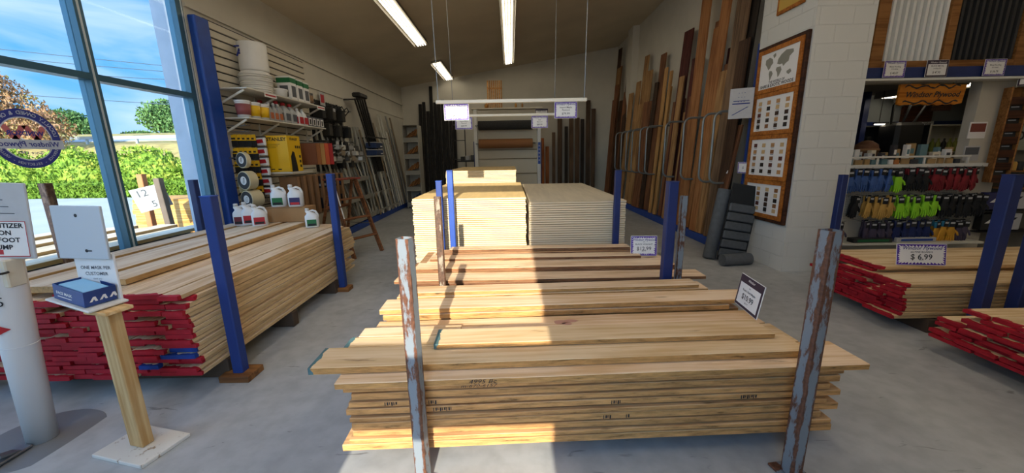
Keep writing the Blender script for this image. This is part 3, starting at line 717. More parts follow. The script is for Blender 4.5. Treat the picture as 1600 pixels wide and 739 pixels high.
def stack(x0, x1, y0, y1, z0, z1, t, mat, group, lab, seed, yaw=0, jit=.012):
    rr = random.Random(seed); n = int((z1 - z0) / t)
    for i in range(n):
        jx, jy = rr.uniform(-jit, jit), rr.uniform(-jit, jit)
        w_, l_ = x1 - x0, y1 - y0
        mb = MB().bev(0, w_, 0, l_, 0, t - .0032, .0012)
        o = mb.build('plywood_sheet', mat, loc=(x0 + jx, y0 + jy, z0 + i * t), rot=(0, 0, yaw))
        pl = 'top sheet' if i == n - 1 else f'{nth(n - 1 - i)} sheet from the top'
        tag(o, f'{lab}, {pl}', 'plywood', group)
stack(-1.125, .165, 4.24, 6.62, .11, 1.162, .0234, PLY_A, 'sheets of the left plywood stack', 'golden birch plywood in the left stack', 5, jit=.006)
stack(.195, 1.26, 4.10, 6.75, .11, 1.125, .0254, PLY_B, 'sheets of the right plywood stack', 'pale maple plywood in the right stack', 6, jit=.004)
stack(-1.16, .09, 6.78, 9.1, .11, 1.35, .0248, PLY_A, 'sheets of the rear plywood stack', 'golden plywood in the rear stack', 8, jit=.006)
for i, (x0, x1, y0, y1, lab) in enumerate(((-1.1, 1.2, 4.6, 4.7, 'front of the two side by side plywood stacks'), (-1.1, 1.2, 6.2, 6.3, 'back of the two side by side plywood stacks'), (-1.1, .05, 7.2, 7.3, 'front of the rear plywood stack'), (-1.1, .05, 8.7, 8.8, 'back of the rear plywood stack'))):
    o = MB().bev(x0, x1, y0, y1, 0, .108, .004).build('bearer', OAKF); tag(o, f'timber bearer under the {lab}', 'bearer')
post('rack_post', (-.655, 4.08, 0), 1.45, .062, BLUE, 'tall bright blue post in front of the left plywood stack', cap=BLUE)
post('rack_post', (-.762, 3.93 + .06, 0), 1.345, .062, BLUE_W, 'shorter worn blue post behind the rusty brown post', cap=BLUE)
post('rack_post', (1.13, 4.0, 0), 1.43, .062, BLUE_D, 'dark blue post in front of the right plywood stack')

# ---- red-ended piles on the right, boards run sideways
rr = random.Random(41)
def side_pile(name_lab, y0, y1, layers, x_end, Lb, z0, pitch, group, ztier):
    for l in range(layers):
        y = y0 + rr.uniform(0, .03); k = 0
        while y < y1:
            w_ = rr.choice((.15, .2, .25, .29))
            if y + w_ > y1 + .06: break
            top = ztier(y + w_ / 2)
            if l < top:
                e = x_end(y) + rr.uniform(-.03, .03) - (.04 if rr.random() < .15 else 0) + (.06 if rr.random() < .12 else 0) + .008 * l * rr.random()
                o = board_mb(Lb + rr.uniform(-.1, .1), w_ - .005, pitch - rr.uniform(.003, .008), rr=rr).build('red_end_board', RED_PINE2, loc=(e, y, z0 + l * pitch), rot=(0, 0, rr.uniform(-.006, .006)))
                lay = f'{ORD[l]} layer' if l else 'bottom layer'
                tag(o, f'red-ended board in the {name_lab}, {lay}, {ORD1[k]} row from the shop front', 'board', group)
            y += w_ + .003; k += 1
side_pile('near right pile', 1.72, 2.74, 9, lambda y: 3.33 + .02 * (y - 2), 2.5, .13, .033, 'red-ended boards in the near right pile', lambda y: 9 if y > 2.05 else 7)
side_pile('far right pile', 3.05, 4.12, 12, lambda y: 3.36 + .08 * (y - 3), 3.0, .13, .033, 'red-ended boards in the far right pile', lambda y: 12 if y > 3.42 else 10)
for y in (1.9, 2.5, 3.2, 4.2):
    o = MB().bev(3.65, 3.74, y - .15, y + .15, 0, .128, .004).build('bearer', MATS['runner_wood'])
    tag(o, {1.9: 'dark bearer at the shop front end of the near right pile', 2.5: 'dark bearer at the rear end of the near right pile', 3.2: 'dark bearer under the near half of the far right pile', 4.2: 'dark bearer under the far half of the far right pile'}[y], 'bearer')
    o = MB().bev(5.5, 5.59, y - .15, y + .15, 0, .128, .004).build('bearer', MATS['runner_wood'])
    tag(o, {1.9: 'outer dark bearer, shop front end of the near right pile', 2.5: 'outer dark bearer, rear end of the near right pile', 3.2: 'outer dark bearer, near half of the far right pile', 4.2: 'outer dark bearer, far half of the far right pile'}[y], 'bearer')
post('rack_post', (3.86, 2.90, 0), 1.385, .085, BLUE_D, 'dark blue post between the two right piles, left of the pair', cap=BLUE_D)
post('rack_post', (4.16, 2.90, 0), 1.385, .085, BLUE_D, 'dark blue post between the two right piles, right of the pair', cap=BLUE_D)
post('rack_post', (3.80, 4.32, 0), 1.32, .07, BLUE_D, 'dark blue post behind the far right pile near the pillar', block=.08)
# ------------------------------------------------------------------ slat wall, shelves and goods on the window-side wall
def loft(mb, secs, n=20, m=0, p=3.2, c=(0, 0), smooth=True, cap=True):
    """stack of rounded-square sections: (z, rx, ry[, dx, dy])"""
    vs = []
    for s_ in secs:
        z, rx, ry = s_[:3]; dx, dy = (s_[3], s_[4]) if len(s_) > 3 else (0, 0)
        for k in range(n):
            a = 2 * math.pi * k / n; ca, sa = math.cos(a), math.sin(a)
            q = (abs(ca) ** p + abs(sa) ** p) ** (-1 / p)
            vs.append((c[0] + dx + rx * q * ca, c[1] + dy + ry * q * sa, z))
    fs = [(i * n + k, i * n + (k + 1) % n, (i + 1) * n + (k + 1) % n, (i + 1) * n + k) for i in range(len(secs) - 1) for k in range(n)]
    mb.add(vs, fs, m, smooth)
    if cap: mb.add(vs[:n], [tuple(range(n - 1, -1, -1))], m); mb.add(vs[-n:], [tuple(range(n))], m)
    return mb
sw = thing('slat_wall', 'cream slatted display wall beside the blue steel column', 'display wall', (WL + .003, 5.26, .3))
s_ = MB()
for k in range(30):
    z0 = k * .1027; s_.prism([(.012, z0), (.026, z0 + .004), (.026, z0 + .083), (.012, z0 + .088)], 0, 2.34, 'x')
s2 = MB()
for v_, f_ in ((s_.v, s_.f),): s2.add([(y, x, z) for x, y, z in v_], [tuple(reversed(f)) for f in f_])
s2.build('slat_panel', paint('slat_cream', '#cbc3b0', .6, var=.03), sw); MB().box(0, .0115, 0, 2.34, -.0, 3.08).build('backing', CHAR, sw)
SHELFW = paint('shelf_white', '#d4d0c4', .5)
def wall_shelf(x1, y0, y1, z, label):
    t = thing('wall_shelf', label, 'shelf', (WL + .03, y0, z), group='white shelves on the slat wall')
    MB().bev(0, x1, 0, y1 - y0, -.02, 0, .004).build('board', SHELFW, t)
    for yy in (.03, (y1 - y0) * .35, (y1 - y0) * .68, y1 - y0 - .03):
        b_ = MB(); b_.bar((0, yy, -.20), (x1 * .85, yy, -.03), .02, .025); b_.bar((.006, yy, -.26), (.006, yy, -.03), .03, .012); b_.build('bracket', SHELFW, t)
    return t
wall_shelf(.40, 5.27, 7.36, 2.545, 'upper white shelf on the slat wall, with the big rolls')
wall_shelf(.37, 5.27, 7.42, 2.165, 'lower white shelf on the slat wall, with the bottles')
zu, zl = 2.547, 2.167
ROLLW = paint('packing_white', '#dcdad4', .55, var=.04)
t = thing('packing_roll', 'tall upright roll of white packing sheet with dark printed mark', 'roll', (-3.66, 5.80, zu + .29))
MB().lathe([(.178, 0), (.183, .02), (.183, .36), (.178, .375), (.04, .378)], 28).build('sheet', ROLLW, t)
lg = MB(); lg.text('A', .13, M=Tr(-.07, -.172, .22) @ STAND, bold=.04); lg.box(-.135, -.06, -.1725, -.1705, .295, .315); lg.build('printed_mark', INKBL, t)
t = thing('packing_roll', 'loosely wrapped white packing roll under the tall upright one', 'roll', (-3.665, 5.80, zu))
pf = [(.17, 0)]
for k in range(9): pf += [(.192 + .012 * (k % 2) + .003 * k, .012 + k * .028), (.184 + .002 * k, .028 + k * .028)]
MB().lathe(pf + [(.17, .285), (.05, .287)], 28).build('sheet', ROLLW, t)
t = thing('tub', 'low white plastic tub on the upper shelf beside the rolls', 'tub', (-3.64, 6.24, zu))
MB().lathe([(.125, 0), (.14, .10), (.148, .105), (.148, .125), (.138, .127), (.02, .128)], 24).build('body', PLAST, t)
def carton(loc, sx, sy, sz, lab, base, band, txt='', grp=None, cat='carton'):
    t = thing('carton', lab, cat, loc, group=grp)
    MB().bev(0, sx, 0, sy, 0, sz, .003).build('box', base, t)
    MB().box(-.0012, sx + .0012, -.0012, sy + .0012, sz * .72, sz * .93).build('colour_band', band, t)
    pn = MB(); pn.box(sx * .2, sx * .8, -.0015, -.0005, sz * .12, sz * .6); pn.box(sx + .0005, sx + .0015, sy * .15, sy * .85, sz * .12, sz * .6); pn.build('print', INKB, t)
    return t
for i, (y, h) in enumerate(((6.42, .36), (6.62, .35), (6.82, .34))):
    carton((-3.74, y, zu), .22, .17, h, f'white carton with green band on the upper shelf, {["nearest the rolls", "in the middle", "farthest from the rolls"][i]}', PAPER, GREEN, grp='green-banded cartons on the upper shelf')
t = thing('paint_can', 'grey paint can at the far end of the upper shelf', 'can', (-3.62, 7.12, zu))
MB().lathe([(.085, 0), (.087, .005), (.085, .01), (.085, .185), (.088, .19), (.088, .2), (.08, .2), (.078, .194), (.01, .194)], 22).build('tin', STEEL, t)
MB().lathe([(.0865, .03), (.0865, .16)], 22).build('label', paint('tan_label', '#8d6f50', .7), t)
MB().tube([(0, -.088, .15), (.05, -.1, .08), (.088, -.05, .05), (.1, 0, .045), (.088, .05, .05), (.05, .1, .08), (0, .088, .15)], .003, 5).build('bail', STEEL, t)
# price strip holders on shelf fronts
for (y, z, x, lab) in ((5.62, 2.535, -3.466, 'small price card clipped under the packing rolls'), (7.1, 2.54, -3.466, 'small price card at the far end of the upper shelf')):
    o = MB().box(0, .004, 0, .28, -.06, .0).build('price_card', PAPER, loc=(x, y, z)); tag(o, lab, 'price card')
    MB().box(.0042, .005, .02, .26, -.04, -.02).build('print', RED, o)

def bottle(kind, loc, lab, grp, rot=0):
    t = thing({'pail': 'pail', 'spray': 'bottle', 'redcap': 'jug', 'pack': 'bottle', 'black': 'carton'}[kind], lab, {'pail': 'pail', 'spray': 'bottle', 'redcap': 'jug', 'pack': 'bottle', 'black': 'carton'}[kind], loc, (0, 0, rot), grp)
    if kind == 'pail':
        MB().lathe([(.075, 0), (.09, .19), (.096, .192), (.096, .215), (.09, .217), (.01, .218)], 20).build('body', PLAST, t)
        MB().lathe([(.0805, .03), (.0905, .17)], 20).build('label', YEL if 'yellow' in lab else paint('multi_label', '#8b4a4c', .6), t)
    elif kind == 'spray':
        b_ = MB(); loft(b_, [(0, .038, .05), (.01, .042, .055), (.15, .042, .055), (.2, .02, .024), (.225, .016, .016), (.235, .016, .016)]); b_.build('body', paint('grey_bottle', '#9d9d9c', .4) if 'grey_bottle' not in MATS else MATS['grey_bottle'], t)
        MB().lathe([(.019, .226), (.019, .262), (.01, .266)], 14).build('cap', PLAST, t)
        MB().box(.0425, .0432, -.04, .04, .03, .12).build('label', paint('orange_label', '#b5643a', .6) if 'orange_label' not in MATS else MATS['orange_label'], t)
    elif kind == 'redcap':
        b_ = MB(); loft(b_, [(0, .07, .085), (.01, .075, .09), (.18, .075, .09), (.24, .05, .05), (.27, .026, .026), (.285, .026, .026)]); b_.build('body', paint('grey_jug', '#aeb0b0', .4) if 'grey_jug' not in MATS else MATS['grey_jug'], t)
        MB().lathe([(.032, .27), (.032, .31), (.02, .318)], 14).build('cap', RED, t)
        MB().tube([(0, .02, .275), (0, .075, .255), (0, .088, .2), (0, .085, .15)], .013, 8).build('handle', RED, t)
        lb = MB(); lb.box(.0755, .0762, -.06, .06, .04, .15); lb.build('label', INKB, t)
    elif kind == 'pack':
        b_ = MB(); loft(b_, [(0, .06, .07), (.01, .065, .075), (.14, .065, .075), (.2, .045, .035), (.235, .02, .02), (.25, .02, .02)]); b_.build('body', PLAST, t)
        MB().lathe([(.024, .24), (.024, .268), (.015, .272)], 12).build('cap', PLAST, t)
        lb = MB(); lb.box(.0655, .0662, -.06, .06, .02, .13); lb.box(-.05, .05, -.0762, -.0755, .02, .13); lb.build('label', RED, t)
    else:
        MB().bev(-.07, .07, -.065, .065, 0, .165, .003).build('box', paint('slate_box', '#5b5d66', .6) if 'slate_box' not in MATS else MATS['slate_box'], t)
        lb = MB(); lb.box(.0705, .0712, -.05, .05, .02, .14); lb.box(-.055, .055, -.0662, -.0655, .02, .14); lb.build('label', PAPER, t)
        tl = MB(); tl.box(.0714, .0718, -.025, .025, .03, .12); tl.box(-.03, .03, -.0668, -.0664, .03, .12); tl.build('picture', BLACK, t)
    return t
gp = 'goods on the lower white shelf'
for i, lab in enumerate(('white pail with multicoloured label at the window end of the lower shelf', 'first yellow-labelled white pail on the lower shelf', 'second yellow-labelled white pail, next to the grey bottles')):
    bottle('pail', (-3.60, 5.33 + .2 * i, zl), lab, gp)
for i in range(3): bottle('spray', (-3.58, 5.86 + .115 * i, zl), f'grey bottle with orange label on the lower shelf, {ORD1[i]} from the yellow pails', gp)
for i in range(3): bottle('redcap', (-3.63, 6.13 + .185 * i, zl), f'grey jug with red cap on the lower shelf, {["nearest the window", "in the middle", "farthest from the window"][i]}', gp)
for i in range(2): bottle('redcap', (-3.80, 6.02 + .185 * i, zl), f'red-capped grey jug in the back row of the lower shelf, {["left", "right"][i]} one', gp)
for i in range(2): bottle('pack', (-3.60, 6.66 + .15 * i, zl), f'white bottle with bright red label on the lower shelf, {["left", "right"][i]} one', gp)
for i in range(4): bottle('black', (-3.60, 6.93 + .14 * i, zl), f'slate box with white panel on the lower shelf, {ORD1[i]} from the white bottles', gp)
# pegs under the lower shelf
for i, (y, z) in enumerate(((5.3, 2.06), (5.3, 1.98))):
    o = MB().tube([(-3.86, y, z), (-3.6, y, z), (-3.585, y, z + .02)], .004, 6).tube([(-3.86, y + .05, z), (-3.6, y + .05, z), (-3.585, y + .05, z + .02)], .004, 6).tube([(-3.86, y + .1, z), (-3.6, y + .1, z), (-3.585, y + .1, z + .02)], .004, 6).build('peg_hook', STEEL)
    tag(o, ['empty chrome peg hook right under the lower shelf', 'empty chrome peg hook over the hanging yellow packs'][i], 'hook')
o = MB().box(-3.865, -3.86, 5.29, 5.47, 1.72, 1.95).build('paper_notice', PAPERG); tag(o, 'grey paper notice pinned on the slat wall beside the yellow packs', 'notice')
# hanging packs, yellow header over a black saw blade
rows = [1.78, 1.60, 1.42, 1.24, 1.06]
for r_, z in enumerate(rows):
    hk = MB().tube([(-3.87, 5.36, z + .165), (-3.62, 5.47, z + .165), (-3.60, 5.48, z + .18)], .004, 6).build('peg_hook', STEEL)
    tag(hk, f'peg hook holding the {["top", "second", "third", "fourth", "lowest"][r_]} row of yellow and black packs', 'hook')
    for k in range(5):
        t = thing('blade_pack', f'yellow and black hanging pack, {["top", "second", "third", "fourth", "lowest"][r_]} row, {ORD1[k]} from the wall', 'pack', (-3.84 + .05 * k, 5.38 + .022 * k, z), (0, 0, R(8)), 'yellow and black packs on the slat wall')
        MB().bev(-.05, .05, -.008, .008, .085, .17, .002).build('card', YEL, t)
        MB().bev(-.055, .055, -.012, .012, 0, .085, .004).build('blade', BLACK, t)
        MB().box(-.03, .03, -.0095, -.0085, .10, .125).build('print', INK, t)
# white sleeves with red wedge labels
for i in range(6):
    z = 1.80 - .14 * i
    t = thing('caulk_sleeve', f'white sleeve with red slanted label beside the yellow packs, {["topmost", "second down", "third down", "fourth down", "fifth down", "lowest"][i]}', 'sleeve', (-3.585, 5.52, z), (0, 0, R(-12)), 'white and red sleeves')
    MB().bev(-.11, .11, -.02, .02, 0, .11, .006).build('sleeve', PLAST, t)
    MB().prism([(-.1, .02), (.1, .035), (.085, .085), (-.085, .075)], -.0212, -.0203, 'y').build('label', RED, t)
    MB().bev(-.115, .115, -.024, .024, .108, .125, .002).build('header', CHAR, t)
o = MB().tube([(-3.87, 5.565, 1.0), (-3.5, 5.565, 1.0), (-3.49, 5.565, 1.0)], .006, 6).tube([(-3.62, 5.565, 1.0), (-3.62, 5.565, 1.92)], .005, 6).tube([(-3.54, 5.565, 1.0), (-3.54, 5.565, 1.92)], .005, 6).build('sleeve_rack', STEEL); tag(o, 'wire rack carrying the white and red sleeves', 'rack')
# tape rolls on pegs
TAPE = paint('tape_cream', '#c9bd9a', .5)
for i, (y, z, ro, w_, lab) in enumerate(((5.10, 1.60, .105, .06, 'roll of cream tape with white core on the slat wall, topmost of three'), (5.08, 1.33, .125, .12, 'wide roll of cream tape with loose end, middle of three'), (5.08, 1.08, .118, .17, 'widest roll of cream tape, lowest of three'))):
    t = thing('tape_roll', lab, 'tape roll', (-3.58, y, z), (0, 0, R(-20)), 'tape rolls on the slat wall')
    prof = [(ro * .45, 0), (ro * .97, 0), (ro, .004), (ro, w_ - .004), (ro * .97, w_), (ro * .45, w_), (ro * .45, 0)]
    MB().lathe(prof, 26, axis='y').build('tape', TAPE, t)
    MB().lathe([(ro * .35, -.002), (ro * .9, -.002), (ro * .9, -.0005), (ro * .35, -.0005)], 26, axis='y').build('side', CHAR, t)
    MB().lathe([(ro * .33, -.004), (ro * .45, -.004), (ro * .45, w_ + .002), (ro * .33, w_ + .002), (ro * .33, -.004)], 20, axis='y').build('core', PAPER, t)
    if i == 1: MB().prism([(-ro, 0), (-ro + .004, 0), (-ro + .006, -.16), (-ro - .002, -.16)], .01, w_ - .01, 'y').build('loose_end', TAPE, t)
    hk = MB().tube([(WL + .03, y + w_ + .05, z + .03), (-3.58, y + w_ * .5, z + .03), (-3.56, y - .02, z + .03)], .006, 6).build('peg_hook', STEEL); tag(hk, f'peg hook carrying the {["topmost", "middle", "lowest"][i]} tape roll', 'hook')
# big yellow tool box
t = thing('tool_carton', 'large yellow carton with black lettering under the white shelves', 'carton', (-3.55, 5.62, 1.42), (0, 0, 0))
MB().bev(0, .31, 0, .34, 0, .52, .003).build('box', YEL, t)
l_ = MB(); l_.text('STANLEY', .068, M=Tr(.155, -.0015, .465) @ STAND, bold=.03); l_.text('STANLEY', .05, M=Tr(.3115, .17, .47) @ FACE_XP, bold=.03)
for k in range(3): l_.box(.03, .2 - .03 * k, -.0016, -.0006, .395 - .025 * k, .40 - .025 * k)
for k in range(2): l_.box(.03 + .1 * k, .08 + .1 * k, -.0016, -.0006, .03, .045)
l_.build('lettering', INK, t)
pc = MB(); pc.prism([(.04, .0), (.2, .0), (.19, .1), (.15, .28), (.11, .3), (.05, .22)], .3106, .3118, 'x')
for k in range(3):
    pc.box(.3106, .3116, .19 + .05 * k, .22 + .05 * k, .34, .38)
    pc.box(.3106, .3116, .27, .31, .06 + .07 * k, .1 + .07 * k)
pc.build('picture', BLACK, t)
o = MB().box(WL + .03, -3.22, 5.62, 6.2, 1.395, 1.418).build('display_shelf', SHELFW); tag(o, 'narrow shelf carrying the big yellow carton', 'shelf')
# hanging booklets, red one in front
for i, (c, lab) in enumerate((('#7c4a2c', 'brown hanging sheet behind the red card, farthest left'), ('#a0622f', 'tan hanging sheet behind the red card'), ('#b98a4a', 'golden hanging sheet behind the red card'), ('#c7552c', 'orange hanging sheet right behind the red card'), ('#a8221f', 'red hanging card with yellow emblem right of the yellow carton'))):
    t = thing('hanging_card', lab, 'card', (-3.45 + .05 * i, 6.55 + .045 * i, 1.50), (0, 0, R(8)), 'cards hung beside the yellow carton')
    MB().bev(-.14, .14, -.008, .008, 0, .36, .002).build('card', paint('card_%d' % i, c, .6), t)
    if i == 4:
        e = MB(); e.prism([(-.02, .09), (.04, .10), (.05, .15), (.02, .19), (-.03, .17), (-.01, .14)], -.0095, -.0085, 'y'); e.build('emblem', YEL, t)
o = MB().tube([(-3.87, 6.75, 1.87), (-3.2, 6.75, 1.87)], .006, 6).tube([(-3.87, 6.6, 1.87), (-3.2, 6.6, 1.87)], .006, 6).build('peg_bar', STEEL); tag(o, 'steel bar from which the red card hangs', 'bar')
# kraft sleeves with dark labels
KRAFT = paint('kraft', '#8a6644', .85, var=.05)
DLAB = paint('dark_label', '#20232f', .5)
for i in range(9):
    t = thing('kraft_sleeve', f'kraft paper sleeve hanging under the yellow carton, {ORD1[i]} from the jugs', 'sleeve', (-3.36 + .012 * i, 5.75 + .16 * i, .72), (0, 0, R(-6)), 'kraft sleeves under the yellow carton')
    MB().bev(-.15, .15, -.03, .03, 0, .62, .004).build('sleeve', KRAFT, t)
    if i > 3:
        lb = MB(); lb.box(.02, .13, -.0315, -.0305, .40, .6); lb.box(.02, .13, -.0315, -.0305, .06, .24); lb.build('label', DLAB, t)
        MB().box(.03, .12, -.033, -.032, .43, .47).build('print', PAPERG if i < 8 else BLUE, t)
o = MB().bev(WL + .05, -3.18, 5.6, 7.2, .15, .70, .006).build('display_cabinet', paint('dim_cream', '#a79c86', .7)); tag(o, 'low cream cabinet under the kraft sleeves', 'cabinet')

# jugs and boxes on the back end of the window pile
def big_jug(loc, lab, lc, rot=0, s=1.0, lower=None):
    t = thing('jug', lab, 'jug', loc, (0, 0, rot), 'white jugs on the window pile'); t.scale = (s, s, s)
    b_ = MB(); loft(b_, [(0, .085, .06), (.008, .092, .067), (.14, .092, .067), (.17, .088, .062), (.205, .06, .045), (.235, .032, .03, -.045, 0), (.255, .022, .022, -.05, 0)], p=3); b_.build('body', PLAST, t)
    MB().lathe([(.026, .25), (.026, .282), (.018, .286)], 14, c=(-.05, 0, 0)).build('cap', PLAST, t)
    MB().tube([(-.03, 0, .235), (.02, 0, .25), (.06, 0, .235), (.082, 0, .19), (.085, 0, .15)], [.014, .015, .015, .015, .013], 10).build('handle', PLAST, t)
    lb = MB(); lb.box(-.06, .065, -.0682, -.0672, .025, .12); lb.build('label', lc, t)
    l2 = MB(); l2.box(-.05, .055, -.0692, -.0686, .03, .06); l2.build('label_band', lower or INK, t)
    return t
o = thing('cardboard_box', 'open brown cardboard box with jugs on top, at the back of the window pile', 'box', (-3.20, 4.82, .802))
MB().bev(0, .54, 0, .26, 0, .19, .004).build('box', CARD, o); MB().box(.0, .50, -.001, .0, .18, .19).build('flap_edge', KRAFT, o)
NAVY = paint('navy_label', '#272a5e', .5)
big_jug((-3.06, 4.94, .993), 'white jug with green label standing on the cardboard box, left one', GREEN, R(12))
big_jug((-2.83, 4.93, .993), 'white jug with purple label standing on the cardboard box, right one', NAVY, R(12), 1.0, RED)
big_jug((-3.30, 4.70, .802), 'white jug with red label in front of the tape rolls, left of two', RED, R(20))
big_jug((-3.12, 4.60, .802), 'white jug with red label in front of the tape rolls, right of two', RED, R(25), .92)
big_jug((-3.50, 4.82, .77), 'white jug with dark red label behind the red-labelled pair', paint('maroon_label', '#6e2430', .5), R(10))
big_jug((-2.52, 4.68, .7565), 'small white jug with green label at the aisle end of the window pile', GREEN, R(20), .85)
t = thing('cardboard_box', 'brown cardboard box on the floor behind the window pile', 'box', (-2.74, 5.28, 0), (0, 0, R(10)))
MB().bev(-.2, .2, -.2, .2, 0, .34, .005).build('box', CARD, t); MB().box(-.07, .07, -.2012, -.2, .1, .2).box(.2, .2012, -.07, .07, .1, .2).build('print', KRAFT, t); MB().box(-.03, .03, -.201, .201, .34, .3412).build('tape', paint('packing_tape', '#b89a68', .4), t)

# wooden step ladder
LADW = wood('ladder_wood', '#946240', '#653f26', varv=.05)
t = thing('step_ladder', 'old wooden step ladder standing beside the hardware racks', 'ladder', (-2.795, 6.318, 0), (0, 0, R(63.4)))
H_ = 1.27
def rail_(x0, x1): return
for s in (-1, 1):
    MB().bar((s * .30, -.42, .0), (s * .235, -.0, H_ - .02), .028, .075, upv=(0, 1, 0)).build('front_rail', LADW, t)
    MB().bar((s * .28, .44, .0), (s * .22, .06, H_ - .03), .024, .045, upv=(0, 1, 0)).build('rear_leg', LADW, t)
for k in range(1, 4):
    z = H_ * k / 4; f = z / H_; y = -.42 + .42 * f; w_ = .30 - .065 * f - .015
    MB().bev(-w_, w_, y - .055, y + .05, z - .022, z, .004).build('step', LADW, t)
MB().bev(-.29, .29, -.08, .14, H_ - .02, H_ + .008, .006).build('top_cap', rusty('worn_red_top', '#8e2f28', '#7a4a2a', .5), t)
for z in (.35, .8): f = z / H_; MB().bar((-(.28 - .06 * f), .44 - .38 * f, z), (.28 - .06 * f, .44 - .38 * f, z), .02, .05).build('rear_rung', LADW, t)
for s in (-1, 1): MB().tube([(s * .25, -.25, .5), (s * .24, .28, .48)], .005, 6).build('spreader', STEEL, t)
lb = MB(); a_ = Vector((-.30, -.42, 0)); b2 = Vector((-.235, 0, H_)); d_ = (b2 - a_)
lb.bar(a_ + d_ * .66 + Vector((0, -.0395, .01)), a_ + d_ * .90 + Vector((0, -.0395, .01)), .022, .001, upv=(0, 1, 0)); lb.bar(a_ + d_ * .50 + Vector((0, -.0395, .01)), a_ + d_ * .64 + Vector((0, -.0395, .01)), .022, .001, upv=(0, 1, 0)); lb.build('paper_label', PAPER, t)
# ------------------------------------------------------------------ hardware racks along the window-side wall
t = thing('grid_panel', 'black wire grid panel on the wall beyond the shelves', 'grid panel', (WL + .03, 7.66, 1.35))
g_ = MB()
for k in range(15): g_.tube([(0, .1 * k, 0), (0, .1 * k, 1.42)], .004, 4)
for k in range(15): g_.tube([(.006, 0, .1 * k), (.006, 1.4, .1 * k)], .004, 4)
g_.build('wire_grid', BLACK, t); MB().box(-.026, -.01, 0, 1.4, 0, 1.4).build('backing', CHAR, t)
rr = random.Random(51)
DK = [paint('dark_goods_a', '#17181a', .5), paint('dark_goods_b', '#26241f', .6), paint('dark_goods_c', '#33302a', .5)]
n_ = 0
for r_ in range(4):
    for k in range(6):
        y = 7.74 + .225 * k; z = 2.62 - .33 * r_
        nm = 'hanging_bracket' if (r_ + k) % 2 else 'hanging_pack'
        t = thing(nm, f'black {"bracket" if (r_ + k) % 2 else "pack"} hung on the wire grid, {["top", "second", "third", "lowest"][r_]} row, {ORD1[k]} from the shelves', 'bracket' if (r_ + k) % 2 else 'pack', (WL + .05, y, z), group='black hardware on the wire grid')
        if (r_ + k) % 2:
            MB().bar((0, 0, -.25), (0, 0, .02), .025, .008, upv=(1, 0, 0)).build('wall_plate', BLACK, t)
            MB().bar((.005, 0, 0), (.26, 0, .0), .022, .01).build('arm', BLACK, t)
            MB().tube([(.01, 0, -.2), (.06, 0, -.17), (.13, 0, -.1), (.2, 0, -.01)], .007, 6).build('scroll', DARKST, t)
        else:
            MB().bev(.0, .2, -.07, .07, -.24, .0, .01).build('pouch', DK[(r_ + k) % 3], t)
            MB().box(.2005, .2015, -.05, .05, -.07, -.01).build('label', PAPERG if k == 2 else CHAR, t)
o = MB().box(WL + .06, WL + .065, 8.02, 8.22, 2.66, 2.92).build('notice', PAPERG); tag(o, 'small framed paper notice on the wall above the black hardware', 'notice')
MB().box(WL + .065, WL + .068, 8.05, 8.19, 2.72, 2.88).build('print', RED, o)
# wire scroll hooks
for i in range(3):
    y = 8.35 + .25 * i
    o = MB().tube([(WL + .02, y, 2.55), (-3.7, y, 2.55), (-3.62, y, 2.62), (-3.66, y, 2.70), (-3.72, y, 2.66), (-3.70, y, 2.61)], .012, 7).build('scroll_hook', BLACK)
    tag(o, f'black curled iron hook on the wall, {ORD1[i]} from the shelves', 'hook')
# bundle of dark aluminium bars leaning from a clamp
for i in range(8):
    o = MB().bar((-3.46 - .03 * (i % 2), 10.35 - .05 * i, 1.25), (-3.58 - .03 * (i % 2), 9.72 - .07 * i, 3.1 - .02 * i), .035, .03).build('handle_bar', DARKST if i % 3 else BLACK)
    tag(o, f'dark metal bar in the slanting bundle above the racks, {ORD1[i]} from the back', 'bar', 'slanting dark bars above the racks')
o = MB().bev(-3.68, -3.48, 9.25, 9.72, 3.0, 3.10, .02).build('bar_head', BLACK); tag(o, 'black head at the top of the slanting bars', 'clamp')
o = MB().bar((WL, 9.9, 2.1), (-3.4, 9.9, 2.1), .03, .03).bar((-3.4, 9.2, 2.1), (-3.4, 10.6, 2.1), .03, .03).bar((WL, 9.3, 2.95), (-3.45, 9.3, 2.95), .03, .03).build('support_bracket', DARKST); tag(o, 'dark wall arm holding the slanting bars', 'arm')
